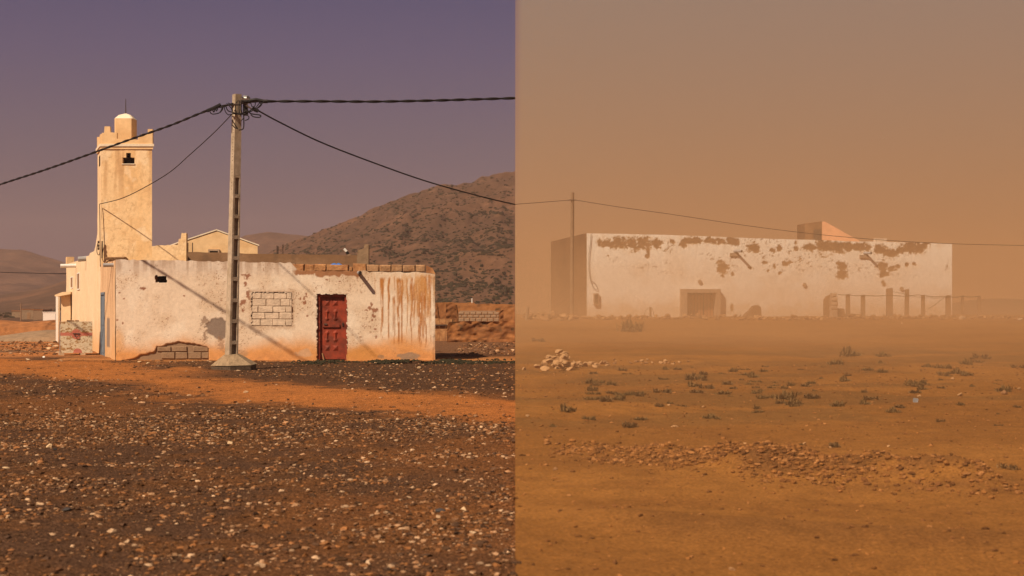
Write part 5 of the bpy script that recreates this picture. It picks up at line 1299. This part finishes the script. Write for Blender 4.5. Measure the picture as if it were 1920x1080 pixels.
for X, Y, w_, lab in [(1063, 775, 34, 'bushiest dark tuft at the left of the sandy slope'), (1185, 799, 26, 'dark tuft with a pale twig, lower left of the slope'), (1105, 788, 24, 'flat dark tuft between the two left bushes'), (1039, 798, 16, 'small tuft low at the left of the slope'),
                      (1113, 733, 26, 'tuft just below the pale rubble heap'), (1202, 747, 20, 'round little tuft centre left of the slope'), (1472, 750, 34, 'dense dark bush in the middle of the scrub belt'), (1570, 762, 24, 'dark bush beside a pale streak of sand'),
                      (1600, 666, 40, 'flat wide bush highest on the slope, below the fence'), (1873, 775, 10, 'small upright dark sprig at the right'), (1800, 700, 26, 'leafy bush above the wedge stone'), (1765, 788, 16, 'low tuft under the blue scrap'), (1568, 843, 26, 'lone tuft with pale pebbles on the lower sand'), (1503, 832, 12, 'tiny tuft beside the lone bright stone'),
                      (1190, 622, 50, 'faint wide bush just below the stone row'), (1893, 876, 30, 'tuft at the lower right edge by the rubble'), (1010, 640, 20, 'faint tuft below the left end of the stone row'), (1672, 771, 24, 'tuft with a pale stone in the lower scrub belt')]:
    scrub(X, Y, w_, lab=lab, grp=G)
for i in range(120):
    X = rg.uniform(1110, 1915); t = (X - 1110) / 800
    Y = rg.uniform(696 - 30 * t, 765) if rg.random() < .85 else rg.uniform(665, 800)
    if rg.random() < .14: X = rg.gauss(1370, 50); Y = rg.uniform(700, 750)
    scrub(X, Y, rg.uniform(9, 30), rg.uniform(.5, 1.1), LB, G)

# distant rise in the dust
vs = []; fs = []
xs = np.linspace(30, 75, 40); ysn = np.linspace(115, 150, 14)
for j, yv in enumerate(ysn):
    for i, xv in enumerate(xs):
        vs.append((xv, yv, .2 + 2.1 * math.exp(-((xv - 40) / 7) ** 2) * math.sin(math.pi * j / 13) - .6 * (j in (0, 13))))
for j in range(13):
    for i in range(39):
        a = j * 40 + i; fs.append((a, a + 1, a + 41, a + 40))
o = link('distant_rise', mk('distant_rise', vs, fs, M['foot_dark'], True)); tag(o, kind='structure')

# ------------------------------------------------------------------ air: thin haze on the left, blowing dust on the right
def volume(name, x0, x1, y0, y1, z0, z1, col, dens, label, aniso=0.):
    m = bpy.data.materials.new(name); m.use_nodes = True; t = m.node_tree; t.nodes.clear()
    o_ = N(t, 'ShaderNodeOutputMaterial'); v = N(t, 'ShaderNodeVolumePrincipled')
    v.inputs['Color'].default_value = (*col, 1); v.inputs['Density'].default_value = dens; v.inputs['Anisotropy'].default_value = aniso
    t.links.new(v.outputs[0], o_.inputs['Volume'])
    o = MB().box(x0, x1, y0, y1, z0, z1).build(name, m); tag(o, label, kind='stuff'); return o
volume('haze', -470, -.0002, -70, 1120, -3.2, 62, (.72, .52, .48), .0004, 'thin air haze over the gravel plain and the hills')
volume('dust_haze', 0, 200, -70, 440, -3.2, 18, (.68, .445, .26), .0068, 'thick orange dust blowing over the sand')
def plume(name, x0, x1, y0, y1, z0, z1, col, dens, label):
    o = volume(name, x0, x1, y0, y1, z0, z1, col, dens, label)
    t = o.data.materials[0].node_tree; v = [n for n in t.nodes if n.type == 'PRINCIPLED_VOLUME'][0]
    g = N(t, 'ShaderNodeNewGeometry'); q = N(t, 'ShaderNodeSeparateXYZ'); t.links.new(g.outputs['Position'], q.inputs[0])
    sc_ = N(t, 'ShaderNodeVectorMath', operation='MULTIPLY'); sc_.inputs[1].default_value = (.10, .13, .8); t.links.new(g.outputs['Position'], sc_.inputs[0])
    no = N(t, 'ShaderNodeTexNoise'); no.inputs['Scale'].default_value = 1; no.inputs['Detail'].default_value = 3; t.links.new(sc_.outputs[0], no.inputs['Vector'])
    m1 = N(t, 'ShaderNodeMapRange'); m1.inputs[1].default_value = .38; m1.inputs[2].default_value = .68; m1.inputs[3].default_value = .25; m1.inputs[4].default_value = 1.6; t.links.new(no.outputs['Fac'], m1.inputs[0])
    m2 = N(t, 'ShaderNodeMapRange'); m2.inputs[1].default_value = .9; m2.inputs[2].default_value = z1 - .05; m2.inputs[3].default_value = 1; m2.inputs[4].default_value = 0; t.links.new(q.outputs['Z'], m2.inputs[0])
    m3 = N(t, 'ShaderNodeMapRange'); m3.inputs[1].default_value = y0; m3.inputs[2].default_value = y0 + 12; t.links.new(q.outputs['Y'], m3.inputs[0])
    a = N(t, 'ShaderNodeMath', operation='MULTIPLY'); b = N(t, 'ShaderNodeMath', operation='MULTIPLY'); c = N(t, 'ShaderNodeMath', operation='MULTIPLY'); c.inputs[1].default_value = dens
    t.links.new(m1.outputs[0], a.inputs[0]); t.links.new(m2.outputs[0], a.inputs[1]); t.links.new(a.outputs[0], b.inputs[0]); t.links.new(m3.outputs[0], b.inputs[1]); t.links.new(b.outputs[0], c.inputs[0]); t.links.new(c.outputs[0], v.inputs['Density'])
    return o
plume('low_blowing_sand', .0006, 60, 20, 59.6, -.6, 3.4, (.82, .53, .285), .042, 'denser dust drifting just above the sand')
SC.cycles.volume_step_rate = 4; SC.cycles.volume_max_steps = 64
